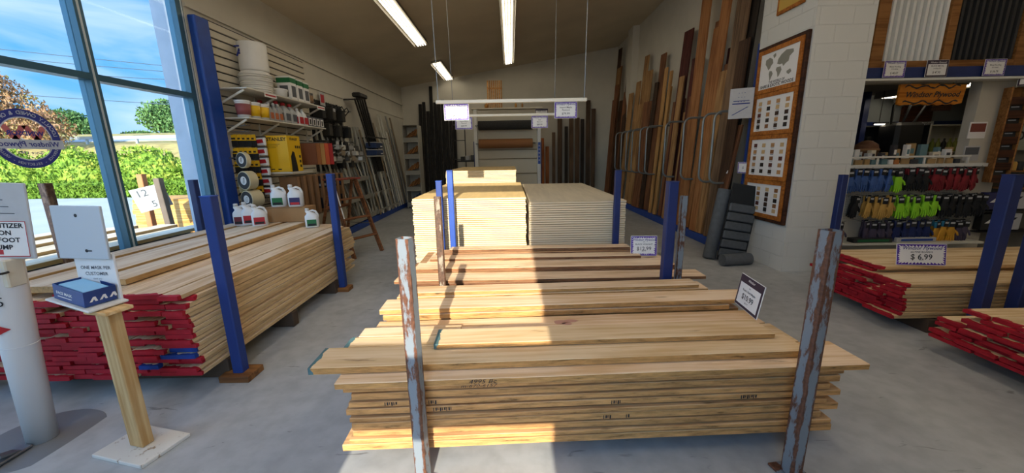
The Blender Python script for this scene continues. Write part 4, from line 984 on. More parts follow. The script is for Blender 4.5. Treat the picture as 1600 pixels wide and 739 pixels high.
# trim racks: tiers of sloping bins with strips standing in them
RACKW = paint('rack_white', '#a9a599', .6)
STRIPS = [paint('strip_white', '#cfcbc0', .5), paint('strip_grey', '#94928d', .5, .2), paint('strip_dark', '#45423d', .5, .2), paint('strip_tan', '#8f7e66', .6), paint('strip_alu', '#a6a8a8', .35, .6)]
def trim_rack(y0, y1, lab, which, seed):
    t = thing('trim_rack', lab, 'rack', (-3.86, y0, .142)); W = y1 - y0
    for y in (.02, W / 2, W - .02):
        MB().bar((.02, y, 0), (.02, y, 2.2), .03, .03).build('upright', RACKW, t)
        MB().bar((.36, y, .02), (.08, y, 2.2), .03, .03, upv=(0, 1, 0)).build('strut', RACKW, t)
    for k, z in enumerate((.03, .48, .92, 1.36)):
        x1 = .40 - .07 * k
        b_ = MB(); b_.prism([(.05, z), (x1, z), (x1 + .03, z + .11), (x1 + .02, z + .11), (x1 - .01, z + .015), (.05, z + .015)], 0, W, 'y'); b_.build('bin', RACKW, t)
        for y in range(5): MB().box(.05, x1, W * y / 4 - (.006 if y == 4 else 0), W * y / 4 + .006, z + .015, z + .1).build('divider', RACKW, t)
    rr = random.Random(seed); i = 0
    for k, z in enumerate((.03, .48, .92, 1.36)):
        for j in range(11):
            y = y0 + .06 + (W - .12) * j / 10 + rr.uniform(-.02, .02); h = rr.uniform(.45, .95)
            x1 = -3.86 + .40 - .07 * k - .05; w_ = rr.uniform(.04, .09)
            b0 = Vector((x1 - .03, y, .142 + z + .018)); b1 = b0 + Vector((-h * .26, rr.uniform(-.08, .05), h))
            o = MB().bar(b0, b1, w_, .012, upv=(1, 0, 0)).build('trim_strip', STRIPS[rr.randrange(5)])
            tag(o, f'thin trim strip in the {which} trim rack, {["lowest", "second", "third", "top"][k]} tier, {ORD1[j]} from the ladder', 'trim strip', f'trim strips in the {which} rack')
trim_rack(7.7, 9.5, 'grey tiered rack of trim strips nearest the ladder', 'nearest', 61)
trim_rack(9.65, 11.45, 'grey tiered rack of trim strips farther from the ladder', 'farther', 62)
# longer strips leaning over the racks
rr = random.Random(63)
for i in range(16):
    y = 9.8 + .19 * i + rr.uniform(-.05, .05); h = rr.uniform(1.9, 2.7)
    b0 = Vector((-3.38 - .008 * (i % 3), y, .143 if False else .146)); b0.x = -3.405
    o = MB().bar(Vector((-3.44, y, .145)), Vector((-3.44 - h * .13, y - h * .10, .145 + h)), rr.choice((.05, .08, .11)), .02, upv=(1, 0, 0)).build('long_strip', STRIPS[rr.randrange(5)])
    tag(o, f'long trim strip leaning on the left wall past the ladder, {ORD1[i]} from the ladder', 'trim strip', 'long strips leaning on the left wall')
# two blue stacked organisers on the rack
for i, z in enumerate((1.66, 1.84)):
    t = thing('organiser_box', f'blue plastic organiser on the trim rack, {["lower", "upper"][i]} one', 'box', (-3.52, 9.95, z), group='blue organisers')
    MB().bev(-.12, .15, -.25, .25, 0, .13, .015).build('tray', paint('organiser_blue', '#22365c', .5) if 'organiser_blue' not in MATS else MATS['organiser_blue'], t)
    MB().bev(-.125, .155, -.255, .255, .131, .15, .005).build('lid', PAPERG, t)
    MB().box(.1505, .152, .05, .2, .03, .06).build('label', PAPER, t)
o = MB().bev(-3.68, -3.34, 9.66, 10.24, 1.63, 1.658, .004).build('organiser_shelf', RACKW); tag(o, 'small shelf under the blue organisers', 'shelf')
# loose grey fittings piled on the rack in front of the ladder
for i in range(14):
    y = 7.75 + .125 * i; z = 1.54 + .12 * (i % 3)
    o = MB().bev(-.05, .07, -.05, .06, 0, .10, .012).tube([(.02, 0, .1), (.02, 0, .16), (.08, 0, .18)], .012, 7).build('pipe_fitting', STRIPS[(i * 2) % 5], loc=(-3.62 - .03 * (i % 2), y, z), rot=(0, 0, .3 * i))
    tag(o, f'grey pipe fitting on the rack top behind the ladder, {ORD1[i]} from the shelves', 'fitting', 'fittings on the rack top')
# white bin cabinet with wood offcuts
t = thing('bin_cabinet', 'white five-shelf bin cabinet at the far left, holding wood offcuts', 'cabinet', (-3.30, 11.95, 0))
MB().box(-.02, 0, 0, .5, 0, 2.56).build('side', RACKW, t); MB().box(.44, .46, 0, .5, 0, 2.56).build('side', RACKW, t); MB().box(0, .44, .48, .5, 0, 2.56).build('back', RACKW, t)
for k in range(6): MB().box(0, .44, 0, .48, .05 + .5 * k, .07 + .5 * k).build('shelf', RACKW, t); 
for k in range(5): MB().prism([(-.0, .07 + .5 * k), (.02, .07 + .5 * k), (-.04, .19 + .5 * k), (-.06, .19 + .5 * k)], 0, .44, 'x').build('bin_front', RACKW, t)
rr = random.Random(71); OFFC = wood('offcut', '#b07c4c', '#7c5130')
for k in range(5):
    for j in range(4):
        o = MB().bev(0, .3, -.03, .03, -.02, .02, .003).build('wood_offcut', OFFC if k != 0 else MATS['organiser_blue'], loc=(-3.26 + .1 * j, 12.05, .16 + .5 * k + .03 * j), rot=(0, R(-35 - 6 * j), R(60)))
        tag(o, f'{"dark blue" if k == 0 else "brown wood"} offcut in the white bin cabinet, {["lowest", "second", "third", "fourth", "top"][k]} shelf, {ORD1[j]} from the left', 'offcut', 'offcuts in the bin cabinet')
# black boards leaning in the far left corner
BLKW = wood('black_board', '#25221f', '#131211', varv=.3)
rr = random.Random(72)
for i in range(10):
    x = -3.28 + .135 * i; h = (3.45, 3.52, 3.2, 4.05, 3.5, 3.55, 3.58, 3.5, 3.4, 2.9)[i]
    L_ = h / math.cos(.10)
    o = board_mb(L_, .118, .03, rr=rr).build('black_board', BLKW, loc=(x, 13.86 - .02 * (i % 2), .002), rot=(0, R(-90) + .0, R(90)))
    o.rotation_euler = (Matrix.Rotation(R(-5.2), 3, 'X') @ Matrix(((0, 1, 0), (0, 0, 1), (1, 0, 0)))).to_euler()
    tag(o, f'tall black board leaning in the far left corner, {ORD1[i]} from the left wall', 'board', 'black boards in the far left corner')
# dark tubular display stand
t = thing('display_stand', 'dark tubular display stand left of the roll rack', 'stand', (-1.68, 12.4, 0))
for x in (-.22, .22):
    MB().tube([(x, .1, 0), (x, .1, 2.5), (x * .8, .1, 2.58)], .016, 7).build('upright', DARKST, t)
MB().tube([(-.18, .1, 2.58), (.18, .1, 2.58)], .016, 7).build('top_bar', DARKST, t)
for z in (1.0, 1.5, 2.1): MB().tube([(-.22, .1, z), (.22, .1, z)], .012, 7).build('cross_bar', DARKST, t)
MB().bev(-.02, .66, -.25, .25, 1.42, 1.47, .008).build('tray', CHAR, t); MB().tube([(.6, .1, 0), (.6, .1, 1.42)], .02, 7).build('tray_leg', DARKST, t)
for i in range(3):
    o = MB().bev(0, .12, -.12, .1, 0, .12 + .02 * i, .01).build('small_carton', [CHAR, PAPERG, DARKST][i], loc=(-1.6 + .16 * i, 12.38, 1.472)); tag(o, f'{["black", "pale", "dark grey"][i]} small carton on the tray of the dark stand', 'carton')

# ------------------------------------------------------------------ paper roll rack at the back
t = thing('roll_rack', 'white rack with horizontal rolls at the back of the shop', 'rack', (-.08, 11.0, 0))
PANL = paint('rack_panel_cream', '#c5bda8', .6)
for s in (-1, 1):
    MB().bev(s * .89 - .05, s * .89 + .05, -.10, .06, 0, 2.86, .008).build('upright', WHITE, t)
    MB().bev(s * .945 - .02 * (s < 0) - .0, s * .945 + .02, -.08, .05, .8, 2.0, .004).build('side_strip', BLUE_D, t)
MB().box(-.838, .838, 0, .04, .25, 2.70).build('back_panel', PANL, t)
for z in (.7, 1.08, 1.5, 1.75): MB().box(-.838, .838, -.03, 0, z, z + .02).build('ledge', paint('ledge_brown', '#7a6a4c', .6) if 'ledge_brown' not in MATS else MATS['ledge_brown'], t)
l_ = MB(); l_.box(.86, .93, -.1025, -.1015, 1.35, 1.95); l_.build('blue_placard', BLUE, t)
l_ = MB()
for k in range(5): l_.text('SALE'[k % 4] if False else '=', .09, M=Tr(.895, -.104, 1.45 + .1 * k) @ STAND)
l_.build('placard_marks', PAPER, t)
MB().bev(-.99, -.79, -.12, .08, 2.862, 2.9, .006).build('cap', CREAM, t); MB().bev(.79, .99, -.12, .08, 2.862, 2.9, .006).build('cap', CREAM, t)
DFELT = paint('felt_roll', '#2b2a28', .9, var=.2, scale=30)
for z, m_, lab in ((2.42, DFELT, 'dark grey roll on the white roll rack, upper one'), (1.93, paint('kraft_roll', '#8a5a30', .7), 'brown paper roll on the white roll rack, lower one')):
    o = MB().lathe([(.02, 0), (.125, 0), (.125, 1.5), (.02, 1.5)], 24, axis='x').build('paper_roll', m_, loc=(-.88, 10.80, z)); tag(o, lab, 'roll', 'rolls on the rack')
    MB().lathe([(.019, -.04), (.019, 1.58)], 10, axis='x').build('spindle', STEEL, o)
    for x_ in (-.06, 1.60): MB().bar((x_ - .02 * (x_ < 0) + .0, .0, 0), (x_, .2, 0), .02, .04).build('spindle_arm', STEEL, o)
LAT = wood('lattice_wood', '#d09a56', '#a8713a')
t = thing('slat_lattice', 'upright orange wood slat panel standing on the roll rack', 'slat panel', (-.42, 11.0, 2.905), (R(-2), 0, 0))
for k in range(8): MB().box(-.20 + .054 * k, -.165 + .054 * k, -.02, .0, 0, .72).build('slat', LAT, t)
for z in (.12, .5): MB().box(-.2, .22, .0, .02, z, z + .04).build('batten', LAT, t)
o = MB().box(-.838 - .08, .838 - .08, 10.95, 11.25, 2.87, 2.903).build('rack_top_board', CREAM); tag(o, 'cream board lying across the top of the roll rack', 'board')
for i, (x, w_) in enumerate(((-.5, .1), (.12, .06), (.3, .05))):
    o = MB().lathe([(w_ * .5, 0), (w_ * .55, .08), (w_ * .2, .1), (w_ * .2, .14)], 12).build('turned_finial', LAT, loc=(x + .05 if i else x - .15, 10.975, 2.904)); tag(o, f'small turned wooden piece on the roll rack, {ORD1[i]} from the left', 'knob')
# planks leaning on the back wall
rr = random.Random(81)
BKW = [wood('back_plank_orange', '#b06a3c', '#7e4624'), wood('back_plank_brown', '#6e5640', '#4a392b'), wood('back_plank_dark', '#40352c', '#2a231d')]
for i, (x, h, w_, m_) in enumerate(((1.12, 2.2, .11, 0), (1.28, 1.9, .13, 0), (1.52, 2.4, .12, 1), (1.72, 2.95, .17, 1), (1.98, 2.6, .12, 2), (2.14, 2.92, .16, 1), (2.36, 2.9, .16, 1), (2.56, 2.85, .13, 2), (2.75, 3.5, .16, 1), (2.95, 3.2, .15, 1))):
    o = board_mb(h, w_, .03, rr=rr).build('leaning_plank', BKW[m_], loc=(x, 13.94, .002)); o.rotation_euler = (Matrix.Rotation(R(-4.2), 3, 'X') @ Matrix(((0, 1, 0), (0, 0, 1), (1, 0, 0)))).to_euler()
    tag(o, f'{["orange-brown", "brown", "dark"][m_]} plank leaning on the back wall, {ORD1[i]} right of the roll rack', 'plank', 'planks on the back wall')

# ------------------------------------------------------------------ hanging sign rails
ALU = paint('bright_rail', '#e8e2d2', .4)
def sign_rail(x0, x1, y, z, lab):
    t = thing('hanging_sign_rail', lab, 'sign rail', (0, y, z))
    MB().bev(x0, x1, -.014, .014, -.02, .02, .006).build('rail', ALU, t)
    for x, dx in ((x0 + .03, -.03), (x1 - .03, .03)):
        MB().tube([(x, 0, .02), (x + dx, 0, ceil_z(x + dx) - z)], .005, 6).build('hanging_wire', STEEL, t)
sign_rail(-.86, .90, 4.6, 2.22, 'nearer white sign rail hanging over the plywood stacks')
sign_rail(-.98, .78, 6.6, 2.265, 'farther white sign rail hanging over the plywood stacks')
sign_rail.__doc__ = None

def price_sign(loc, rotz, w, h, lines, lab, cat='price sign', tilt=0, style='burst', stand=False, parent_rot=None, seed=1):
    """a printed card facing local -y; lines: (text, size, height fraction, colour, shear)"""
    t = thing('price_sign', lab, cat, loc, (tilt, 0, rotz), 'printed price signs'); rr = random.Random(seed)
    MB().box(-w / 2, w / 2, 0, .004, 0, h).build('card', PAPER, t)
    bd = MB()
    if style == 'burst':
        bd.box(-w / 2 + .004, w / 2 - .004, -.0012, -.0004, .004, h - .004); bd.build('border', PURPLE, t)
        n = 13; ins = []; W2, H2 = w / 2 - .006, h / 2 - .006
        per = [(-1 + 2 * k / n, -1) for k in range(n)] + [(1, -1 + 2 * k / 8) for k in range(8)] + [(1 - 2 * k / n, 1) for k in range(n)] + [(-1, 1 - 2 * k / 8) for k in range(8)]
        for i, (u, v_) in enumerate(per):
            for f in (rr.uniform(.90, .99), rr.uniform(.72, .80)):
                k = (i + (0 if f > .9 else .5)) / len(per)
                u2, v2 = (u, v_) if f > .9 else ((per[i][0] + per[(i + 1) % len(per)][0]) / 2, (per[i][1] + per[(i + 1) % len(per)][1]) / 2)
                mx_ = 1 - (1 - f) * min(w, h) / w * 1.0; my_ = 1 - (1 - f) * min(w, h) / h * 1.0
                ins.append((u2 * W2 * mx_, h / 2 + v2 * H2 * my_))
        c = len(ins); st = MB(); st.add([(0, -.0022, h / 2)] + [(x, -.0022, z) for x, z in ins], [(0, i + 1, (i + 1) % c + 1) for i in range(c)]); st.build('burst', PAPER, t)
    elif style == 'dark':
        bd.box(-w / 2 + .003, w / 2 - .003, -.0012, -.0004, .003, h - .003); bd.build('border', paint('plum_border', '#352638', .6) if 'plum_border' not in MATS else MATS['plum_border'], t)
        MB().box(-w / 2 + .02, w / 2 - .02, -.0022, -.0014, .02, h - .05).build('panel', PAPER, t)
    for j, (tx, sz, zf, mt, sh) in enumerate(lines):
        MB().text(tx, sz, M=Tr(0, -.0034, h * zf) @ STAND, shear=sh, bold=.012).build('lettering', mt, t)
    if stand: MB().tube([(0, .006, .02), (0, .006, -.03)], .006, 6).build('clip', STEEL, t)
    return t
WP = 'Windsor Plywood'
price_sign((1.30, 3.585, .605), R(-4), .255, .2, [(WP, .030, .80, INKBL, .35), ('4/4', .014, .70, INKB, 0), ('BLACK WALNUT', .022, .58, INKB, 0), ('$12.99', .052, .36, INKB, 0), ('BD FT', .016, .25, INKB, 0)], 'price card reading $12.99 standing on the dark walnut pile', tilt=R(-6), seed=2)
price_sign((1.44, 2.18, .632), R(-97), .28, .205, [('Windsor', .022, .89, PAPER, .35), ('4/4', .014, .68, INKB, 0), ('Rustic Hard Maple', .020, .56, INKB, 0), ('$10.99', .05, .36, INK, 0), ('BD FT', .014, .2, INKB, 0)], 'price card reading $10.99 standing on the near rough plank pile', tilt=R(-8), style='dark', seed=3)
price_sign((3.82, 3.36, .53), R(-8), .41, .2, [(WP, .044, .80, INKBL, .35), ('#2 PINE BOARDS', .024, .62, INKB, 0), ('$ 6.99', .072, .38, INK, 0), ('EACH', .014, .25, INKB, 0)], 'price card reading $ 6.99 standing on the far right pile of boards', tilt=R(-10), seed=4)
sgn = lambda a, b_, c: [(WP, .030, .84, INKBL, .35), (a, .026, .66, INKB, 0), (b_, .026, .5, INKB, 0), (c, .034, .28, INKB, 0)]
price_sign((-.625, 4.60, 2.015), 0, .29, .185, sgn('Import Pine', 'Rough Plywood', '$49.99'), 'left card hanging from the nearer white sign rail', seed=5)
price_sign((.655, 4.60, 2.015), 0, .265, .185, sgn('Import Maple', 'Plywood', '$79.99'), 'right card hanging from the nearer white sign rail', seed=6)
price_sign((-.78, 6.60, 2.045), 0, .29, .2, sgn('Import Birch', 'Plywood', '$69.99'), 'left card hanging from the farther white sign rail', seed=7)
price_sign((.50, 6.60, 2.045), 0, .28, .2, sgn('Oak', 'Plywood', '$89.99'), 'right card hanging from the farther white sign rail', seed=8)
price_sign((.88, 10.88, 2.55), 0, .36, .3, [('Paper Rolls', .05, .8, INKB, 0), ('by the foot', .04, .55, INKB, 0)], 'framed card on the right upright of the roll rack', style='dark', seed=9)
# ------------------------------------------------------------------ lumber leaning on the right wall
LW = {
 'tan': wood('lean_tan', '#b48a5a', '#86603a', varv=.1), 'brown': wood('lean_brown', '#86583a', '#5c3a26', varv=.12), 'dark': wood('lean_dark', '#4d3626', '#332319', varv=.15),
 'red': wood('lean_red', '#5a2a24', '#3c1a18', varv=.12), 'orange': wood('lean_orange', '#ad7748', '#885631', varv=.08), 'gold': wood('lean_gold', '#bd9058', '#93683a', varv=.1),
 'grey': wood('lean_grey', '#7b6149', '#574433', varv=.1), 'black': wood('lean_black', '#2e2620', '#1c1714', varv=.15)}
# (top pixel x, top pixel y, width in metres, wood, lane 0 = against the wall)
LEAN = [(932,136,.2,'brown',0),(941,150,.2,'brown',2),(944,127,.2,'tan',1),(954,93,.18,'dark',0),(948,164,.26,'brown',3),(959,138,.16,'dark',2),(966,175,.2,'grey',1),
 (972,158,.2,'dark',0),(980,144,.2,'brown',1),(986,107,.18,'dark',0),(989,146,.2,'tan',2),(987,172,.18,'red',1),(995,190,.2,'tan',3),(1001,164,.3,'tan',2),(1002,127,.18,'tan',1),(1013,88,.16,'tan',0),(1018,111,.24,'tan',1),(1014,160,.28,'brown',3),(1027,130,.12,'dark',2),(1030,150,.2,'brown',1),
 (1042,83,.17,'brown',0),(1046,105,.09,'gold',2),(1050,112,.08,'gold',3),(1047,140,.09,'tan',1),(1052,135,.08,'gold',0),(1045,178,.1,'tan',3),(1056,160,.1,'brown',2),(1062,185,.12,'red',0),(1068,120,.12,'tan',3),(1070,155,.1,'brown',1),
 (1080,48,.22,'red',0),(1092,90,.16,'red',1),(1075,175,.08,'tan',2),(1085,150,.09,'brown',3),(1117,-60,.25,'orange',2),(1121,45,.12,'orange',1),(1130,31,.14,'brown',0),(1146,-50,.22,'orange',1),(1133,112,.13,'tan',3),(1147,74,.09,'red',0),(1131,150,.09,'tan',3),(1141,100,.1,'brown',2),
 (1175,-40,.27,'grey',1),(1172,60,.16,'dark',2),(1150,130,.1,'brown',3),(1187,-10,.2,'black',0),(1160,120,.16,'black',2)]
cnt = {}
rr = random.Random(91)
used = []
for i, (px, py, w_, k, lane) in enumerate(LEAN):
    xt = 3.76 - .05 * lane
    p = atX(px, py, xt); zt_ = min(p.z, ceil_z(3.7) - .12); y = max(6.0, min(p.y, 13.4))
    sl_ = .065; ang = math.atan(sl_)
    xb = 3.455 - .0 * lane + (.0 if lane == 0 else 0)
    xb = xt - sl_ * zt_
    xb = max(3.425, min(xb, 3.6 - .03 * lane)); ang = math.atan((xt - xb) / zt_)
    L_ = (zt_ - .16) / math.cos(ang)
    o = board_mb(L_, w_ * (1.1 if k in ('orange', 'grey') else 1.45), .028, rr=rr).build('leaning_board', LW[k])
    # local x up the board, local y along the wall (towards the back), local z to the wall
    X_ = Vector((math.sin(ang), 0, math.cos(ang))); Y_ = Vector((0, 1, 0)); Z_ = X_.cross(Y_); c_, s_ = math.cos(R(7)), math.sin(R(7)); Y_, Z_ = Y_ * c_ + Z_ * s_, Z_ * c_ - Y_ * s_
    tiltm = Matrix((X_, Y_, Z_)).transposed()
    o.rotation_euler = (Matrix.Rotation(R(rr.uniform(-1.3, 1.3)), 3, 'X') @ tiltm).to_euler(); o.location = (xb, y - w_ * .75, .163)
    cnt[k] = cnt.get(k, 0) + 1
    nmk = {'tan': 'tan', 'brown': 'brown', 'dark': 'dark brown', 'red': 'dark red', 'orange': 'orange-brown', 'gold': 'golden', 'grey': 'grey-brown', 'black': 'blackish'}[k]
    tag(o, f'{nmk} board leaning on the right wall, {ORD1[cnt[k]-1]} of that colour from the far end', 'board', 'boards leaning on the right wall')
# board with a paper tag near the near end
o = board_mb(1.86, .20, .03).build('leaning_board', LW['brown']); X_ = Vector((.14, .0, .99)).normalized(); Y_ = Vector((0, 1, 0)); Z_ = X_.cross(Y_)
o.rotation_euler = Matrix((X_, Y_, Z_)).transposed().to_euler(); o.location = (3.36, 6.02, .163); tag(o, 'shorter brown board with a small white tag, in front of the black boards', 'board', 'boards leaning on the right wall')
MB().box(1.1, 1.15, .08, .13, -.0015, -.0003).box(1.1, 1.15, .08, .13, .0303, .0315).build('paper_tag', PAPER, o)
# tubular arms that keep the boards upright
ARM = paint('arm_grey', '#8b8e8c', .4, .5)
for i, y in enumerate((6.15, 6.5, 7.2, 8.04, 9.15, 9.6, 10.2, 10.7, 11.2, 11.8)):
    z0, z1, x1 = 1.10, 2.22, 3.22
    pts = [(WR, 0, z1), (x1 + .12, 0, z1)] + [(x1 + .12 - .12 * math.sin(a * math.pi / 8), 0, z1 - .12 + .12 * math.cos(a * math.pi / 8)) for a in range(1, 5)] + [(x1, 0, z0 + .12)] + [(x1 + .12 - .12 * math.cos(a * math.pi / 8), 0, z0 + .12 - .12 * math.sin(a * math.pi / 8)) for a in range(1, 5)] + [(3.46, 0, z0)]
    o = MB().tube(pts, .019, 8).build('divider_arm', ARM, loc=(0, y, 0)); tag(o, f'bent grey steel tube arm between the leaning boards, {ORD1[i]} from the pillar', 'arm', 'grey tube arms on the right wall')
# blue edge strip beside the framed samples
t = thing('edge_strip', 'narrow blue upright strip beside the framed wood samples', 'strip', (0, 0, 0))
MB().bar((3.60, 5.88, .9), (3.63, 5.875, 3.12), .05, .012, upv=(1, 0, 0)).build('strip', BLUE_W, t)
o = MB().box(-.15, .15, 0, .006, 0, .42).build('paper_sign', PAPERG, loc=(3.36, 5.72, 2.07), rot=(0, 0, R(-30))); tag(o, 'white printed sheet hanging on the leaning boards', 'sheet')
for k in range(3): MB().text(['SALE', 'BOARDS', 'BY THE FOOT'][k] if False else '- - -', .06, M=Tr(0, -.0015, .36 - .06 * k) @ STAND).build('heading', INKBL, o)
pr2 = MB(); pr2.box(-.11, .11, -.0016, -.0006, .2, .215); pr2.box(-.1, .1, -.0016, -.0006, .24, .25); pr2.prism([(-.11, .05), (-.09, .05), (.1, .16), (.08, .16)], -.0016, -.0006, 'y'); pr2.build('print', INKBL, o)
price_sign((3.555, 5.82, 1.27), R(-75), .2, .17, [('$', .05, .5, INKB, 0)], 'small purple-edged card low on the blue strip', seed=12)
# rolled rubber matting display
RUB = paint('rubber', '#565b60', .75, var=.12, scale=20)
RUBD = paint('rubber_dark', '#202326', .8)
t = thing('matting_roll', 'tall grey upright roll of rubber matting by the pillar', 'roll', (3.02, 5.56, 0), (R(-4), R(10), 0))
MB().lathe([(.09, .01), (.092, .03), (.092, 1.06), (.088, 1.07), (.06, 1.07), (.058, 1.0), (.02, 1.0)], 22).build('mat', RUB, t)
t = thing('matting_display', 'leaning black board with strips of grey rubber matting by the pillar', 'display board', (3.25, 5.38, 0), (R(-4), R(10), R(4)))
MB().box(-.22, .22, 0, .015, .0, 1.14).build('backing', RUBD, t)
for k in range(6):
    z = .06 + .135 * k; MB().bev(-.22, .20 - .02 * (k % 2), -.04, -.001, z, z + .118, .014).build('mat_sample', RUB, t)
o = MB().lathe([(.02, 0), (.085, 0), (.085, .42), (.02, .42)], 20, axis='x').build('matting_roll', RUB, loc=(3.0, 5.16, .087), rot=(0, 0, R(6))); tag(o, 'short roll of rubber matting lying at the foot of the display board', 'roll')

# framed exotic wood samples on the pillar
WALF = wood('frame_walnut', '#4a2c1c', '#2c1a12', varv=.02); OAKFR = wood('frame_oak', '#b5702e', '#8a4f1c', varv=.02)
t = thing('sample_frame', 'tall framed chart of exotic wood samples on the white pillar', 'framed chart', (3.617, 5.32, .63))
fw_, fh = .70, 2.38                                   # local: faces -x; y from -.35 (near) to +.35 (far)
MB().bev(-.045, 0, -.46, .46, 0, fh, .006).build('outer_frame', WALF, t)
inner = [(.05, .52), (.575, .61), (1.19, .56), (1.755, .575)]
labx = ['', '', '', '']
for i, (z0, h) in enumerate(inner):
    fr2 = MB(); o1 = .42; b_ = .055
    fr2.box(-.062, -.046, -o1, o1, z0, z0 + b_); fr2.box(-.062, -.046, -o1, o1, z0 + h - b_, z0 + h); fr2.box(-.062, -.046, -o1, -o1 + b_, z0 + b_, z0 + h - b_); fr2.box(-.062, -.046, o1 - b_, o1, z0 + b_, z0 + h - b_)
    q = fr2.build('oak_frame', OAKFR, t)
    MB().box(-.052, -.047, -o1 + b_, o1 - b_, z0 + b_, z0 + h - b_).build('sheet', PAPER, q)
rr = random.Random(95)
CHIPS = [paint('chip_%d' % i, c, .6) for i, c in enumerate(('#3a2418', '#8a5a34', '#b98a5a', '#5c2c22', '#c9a878', '#1f1814'))]
for i, (z0, h) in enumerate(inner[:3]):
    for r_ in range(5):
        for c in range(4):
            y = .27 - .18 * c; z = z0 + .09 + (h - .2) * r_ / 4.6
            MB().box(-.057, -.0525, y - .032, y + .032, z, z + .052).build('wood_chip', CHIPS[rr.randrange(6)], t)
            MB().box(-.0535, -.0525, y - .03, y + .03, z - .016, z - .010).build('caption', INKB, t) if c % 2 == 0 else None
# the map: simple outlines of the continents on the top sheet
mpm = MB()
def land(pts): mpm.prism([(-(u - .5) * .62, 1.815 + v_ * .46) for u, v_ in pts][::-1], -.0535, -.0525, 'x')
land([(.08, .82), (.20, .86), (.30, .80), (.33, .68), (.27, .62), (.24, .55), (.19, .52), (.14, .62), (.08, .70)])
land([(.30, .90), (.38, .94), (.40, .86), (.34, .80)])
land([(.24, .48), (.31, .46), (.35, .38), (.31, .28), (.27, .18), (.25, .30), (.22, .40)])
land([(.46, .62), (.48, .74), (.56, .84), (.70, .92), (.90, .88), (.92, .80), (.82, .72), (.80, .60), (.72, .56), (.66, .50), (.62, .58), (.54, .58)])
land([(.46, .52), (.58, .52), (.62, .42), (.56, .28), (.52, .24), (.49, .38), (.44, .46)])
land([(.78, .34), (.88, .38), (.92, .30), (.86, .24), (.79, .28)])
mpm.build('map', paint('map_grey', '#8d8b80', .8), t)
lt = MB(); lt.text('THE WORLD OF', .042, M=Tr(-.0535, 0, 1.885) @ FACE_XM, bold=.015); lt.text('RARE & EXOTIC WOODS', .056, M=Tr(-.0535, 0, 1.842) @ FACE_XM, bold=.02); lt.build('lettering', INK, t)
t = thing('framed_picture', 'yellow-toned picture in an oak frame high on the pillar', 'picture', (3.617, 5.28, 3.36))
MB().bev(-.03, 0, -.24, .24, 0, .5, .005).build('frame', OAKFR, t); MB().box(-.032, -.0305, -.20, .20, .04, .46).build('print', paint('yellow_print', '#c9a24a', .7), t)
# ------------------------------------------------------------------ right-hand bay: counter opening, gloves, panels above
WW = 5.35
struct('wall_right_bay', MB().box(9.2, 9.3, YF, 11.2, 0, ceil_z(9.25) + .02), WALLP)
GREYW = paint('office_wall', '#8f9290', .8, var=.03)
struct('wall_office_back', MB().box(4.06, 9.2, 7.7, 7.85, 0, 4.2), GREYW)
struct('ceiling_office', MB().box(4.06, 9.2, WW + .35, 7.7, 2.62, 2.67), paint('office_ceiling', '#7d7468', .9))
struct('trim_3', MB().box(4.06, 9.2, 7.675, 7.7, 2.02, 2.12), BLUE_D)
struct('trim_4', MB().bev(4.45, 9.1, WW - .16, WW, 2.50, 2.63, .006), BLUE_D)
struct('trim_5', MB().bev(4.40, 9.1, WW - .175, WW + .0, 2.465, 2.495, .004), WHITE)
DIMW = paint('bay_white', '#c2bcae', .7, var=.03)
struct('partition_left', MB().box(4.38, 4.66, WW + .02, WW + .14, 1.40, 2.50).box(4.34, 4.40, WW - .04, WW + .1, 0, 3.9), DIMW)
struct('partition_right', MB().box(6.40, 6.88, WW + .02, WW + .16, 0, 2.50), DIMW)
struct('partition_upper', MB().box(4.36, 9.2, WW + .26, WW + .34, 2.5, ceil_z(4.4) + .02), DIMW)
struct('partition_lower', MB().box(4.45, 6.64, WW + .05, WW + .12, 0, 1.33), DIMW)
struct('trim_6', MB().bev(4.47, 6.68, WW - .06, WW + .5, 1.335, 1.385, .006), WHITE)
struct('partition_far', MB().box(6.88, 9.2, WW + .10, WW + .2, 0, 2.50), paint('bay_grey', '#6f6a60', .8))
struct('trim_7', MB().box(4.40, 4.72, WW - .03, WW + .2, 3.36, 3.9), BLUE_D)
# pegboard with holes
m, nt, b = newmat('pegboard'); L = nt.links.new
t_ = N(nt, 'ShaderNodeTexCoord'); s1 = N(nt, 'ShaderNodeVectorMath', operation='MODULO'); s1.inputs[1].default_value = (.0254, 1, .0254); L(t_.outputs['Object'], s1.inputs[0])
s2_ = N(nt, 'ShaderNodeVectorMath', operation='DISTANCE'); s2_.inputs[1].default_value = (.0127, 0, .0127)
ml = N(nt, 'ShaderNodeVectorMath', operation='MULTIPLY'); ml.inputs[1].default_value = (1, 0, 1); L(s1.outputs[0], ml.inputs[0]); L(ml.outputs[0], s2_.inputs[0])
gt = N(nt, 'ShaderNodeMath', operation='GREATER_THAN'); gt.inputs[1].default_value = .0045; L(s2_.outputs['Value'], gt.inputs[0])
mm = N(nt, 'ShaderNodeMix', data_type='RGBA'); mm.inputs['A'].default_value = hexc('#3a3630'); mm.inputs['B'].default_value = hexc('#c3beb2'); L(gt.outputs[0], mm.inputs['Factor']); L(mm.outputs['Result'], b.inputs['Base Color']); b.inputs['Roughness'].default_value = .7
PEG = m
o = MB().box(0, 2.2, 0, .012, 0, 1.12).build('pegboard', PEG, loc=(4.46, WW + .03, .2)); tag(o, 'white pegboard behind the rows of work gloves', 'pegboard')
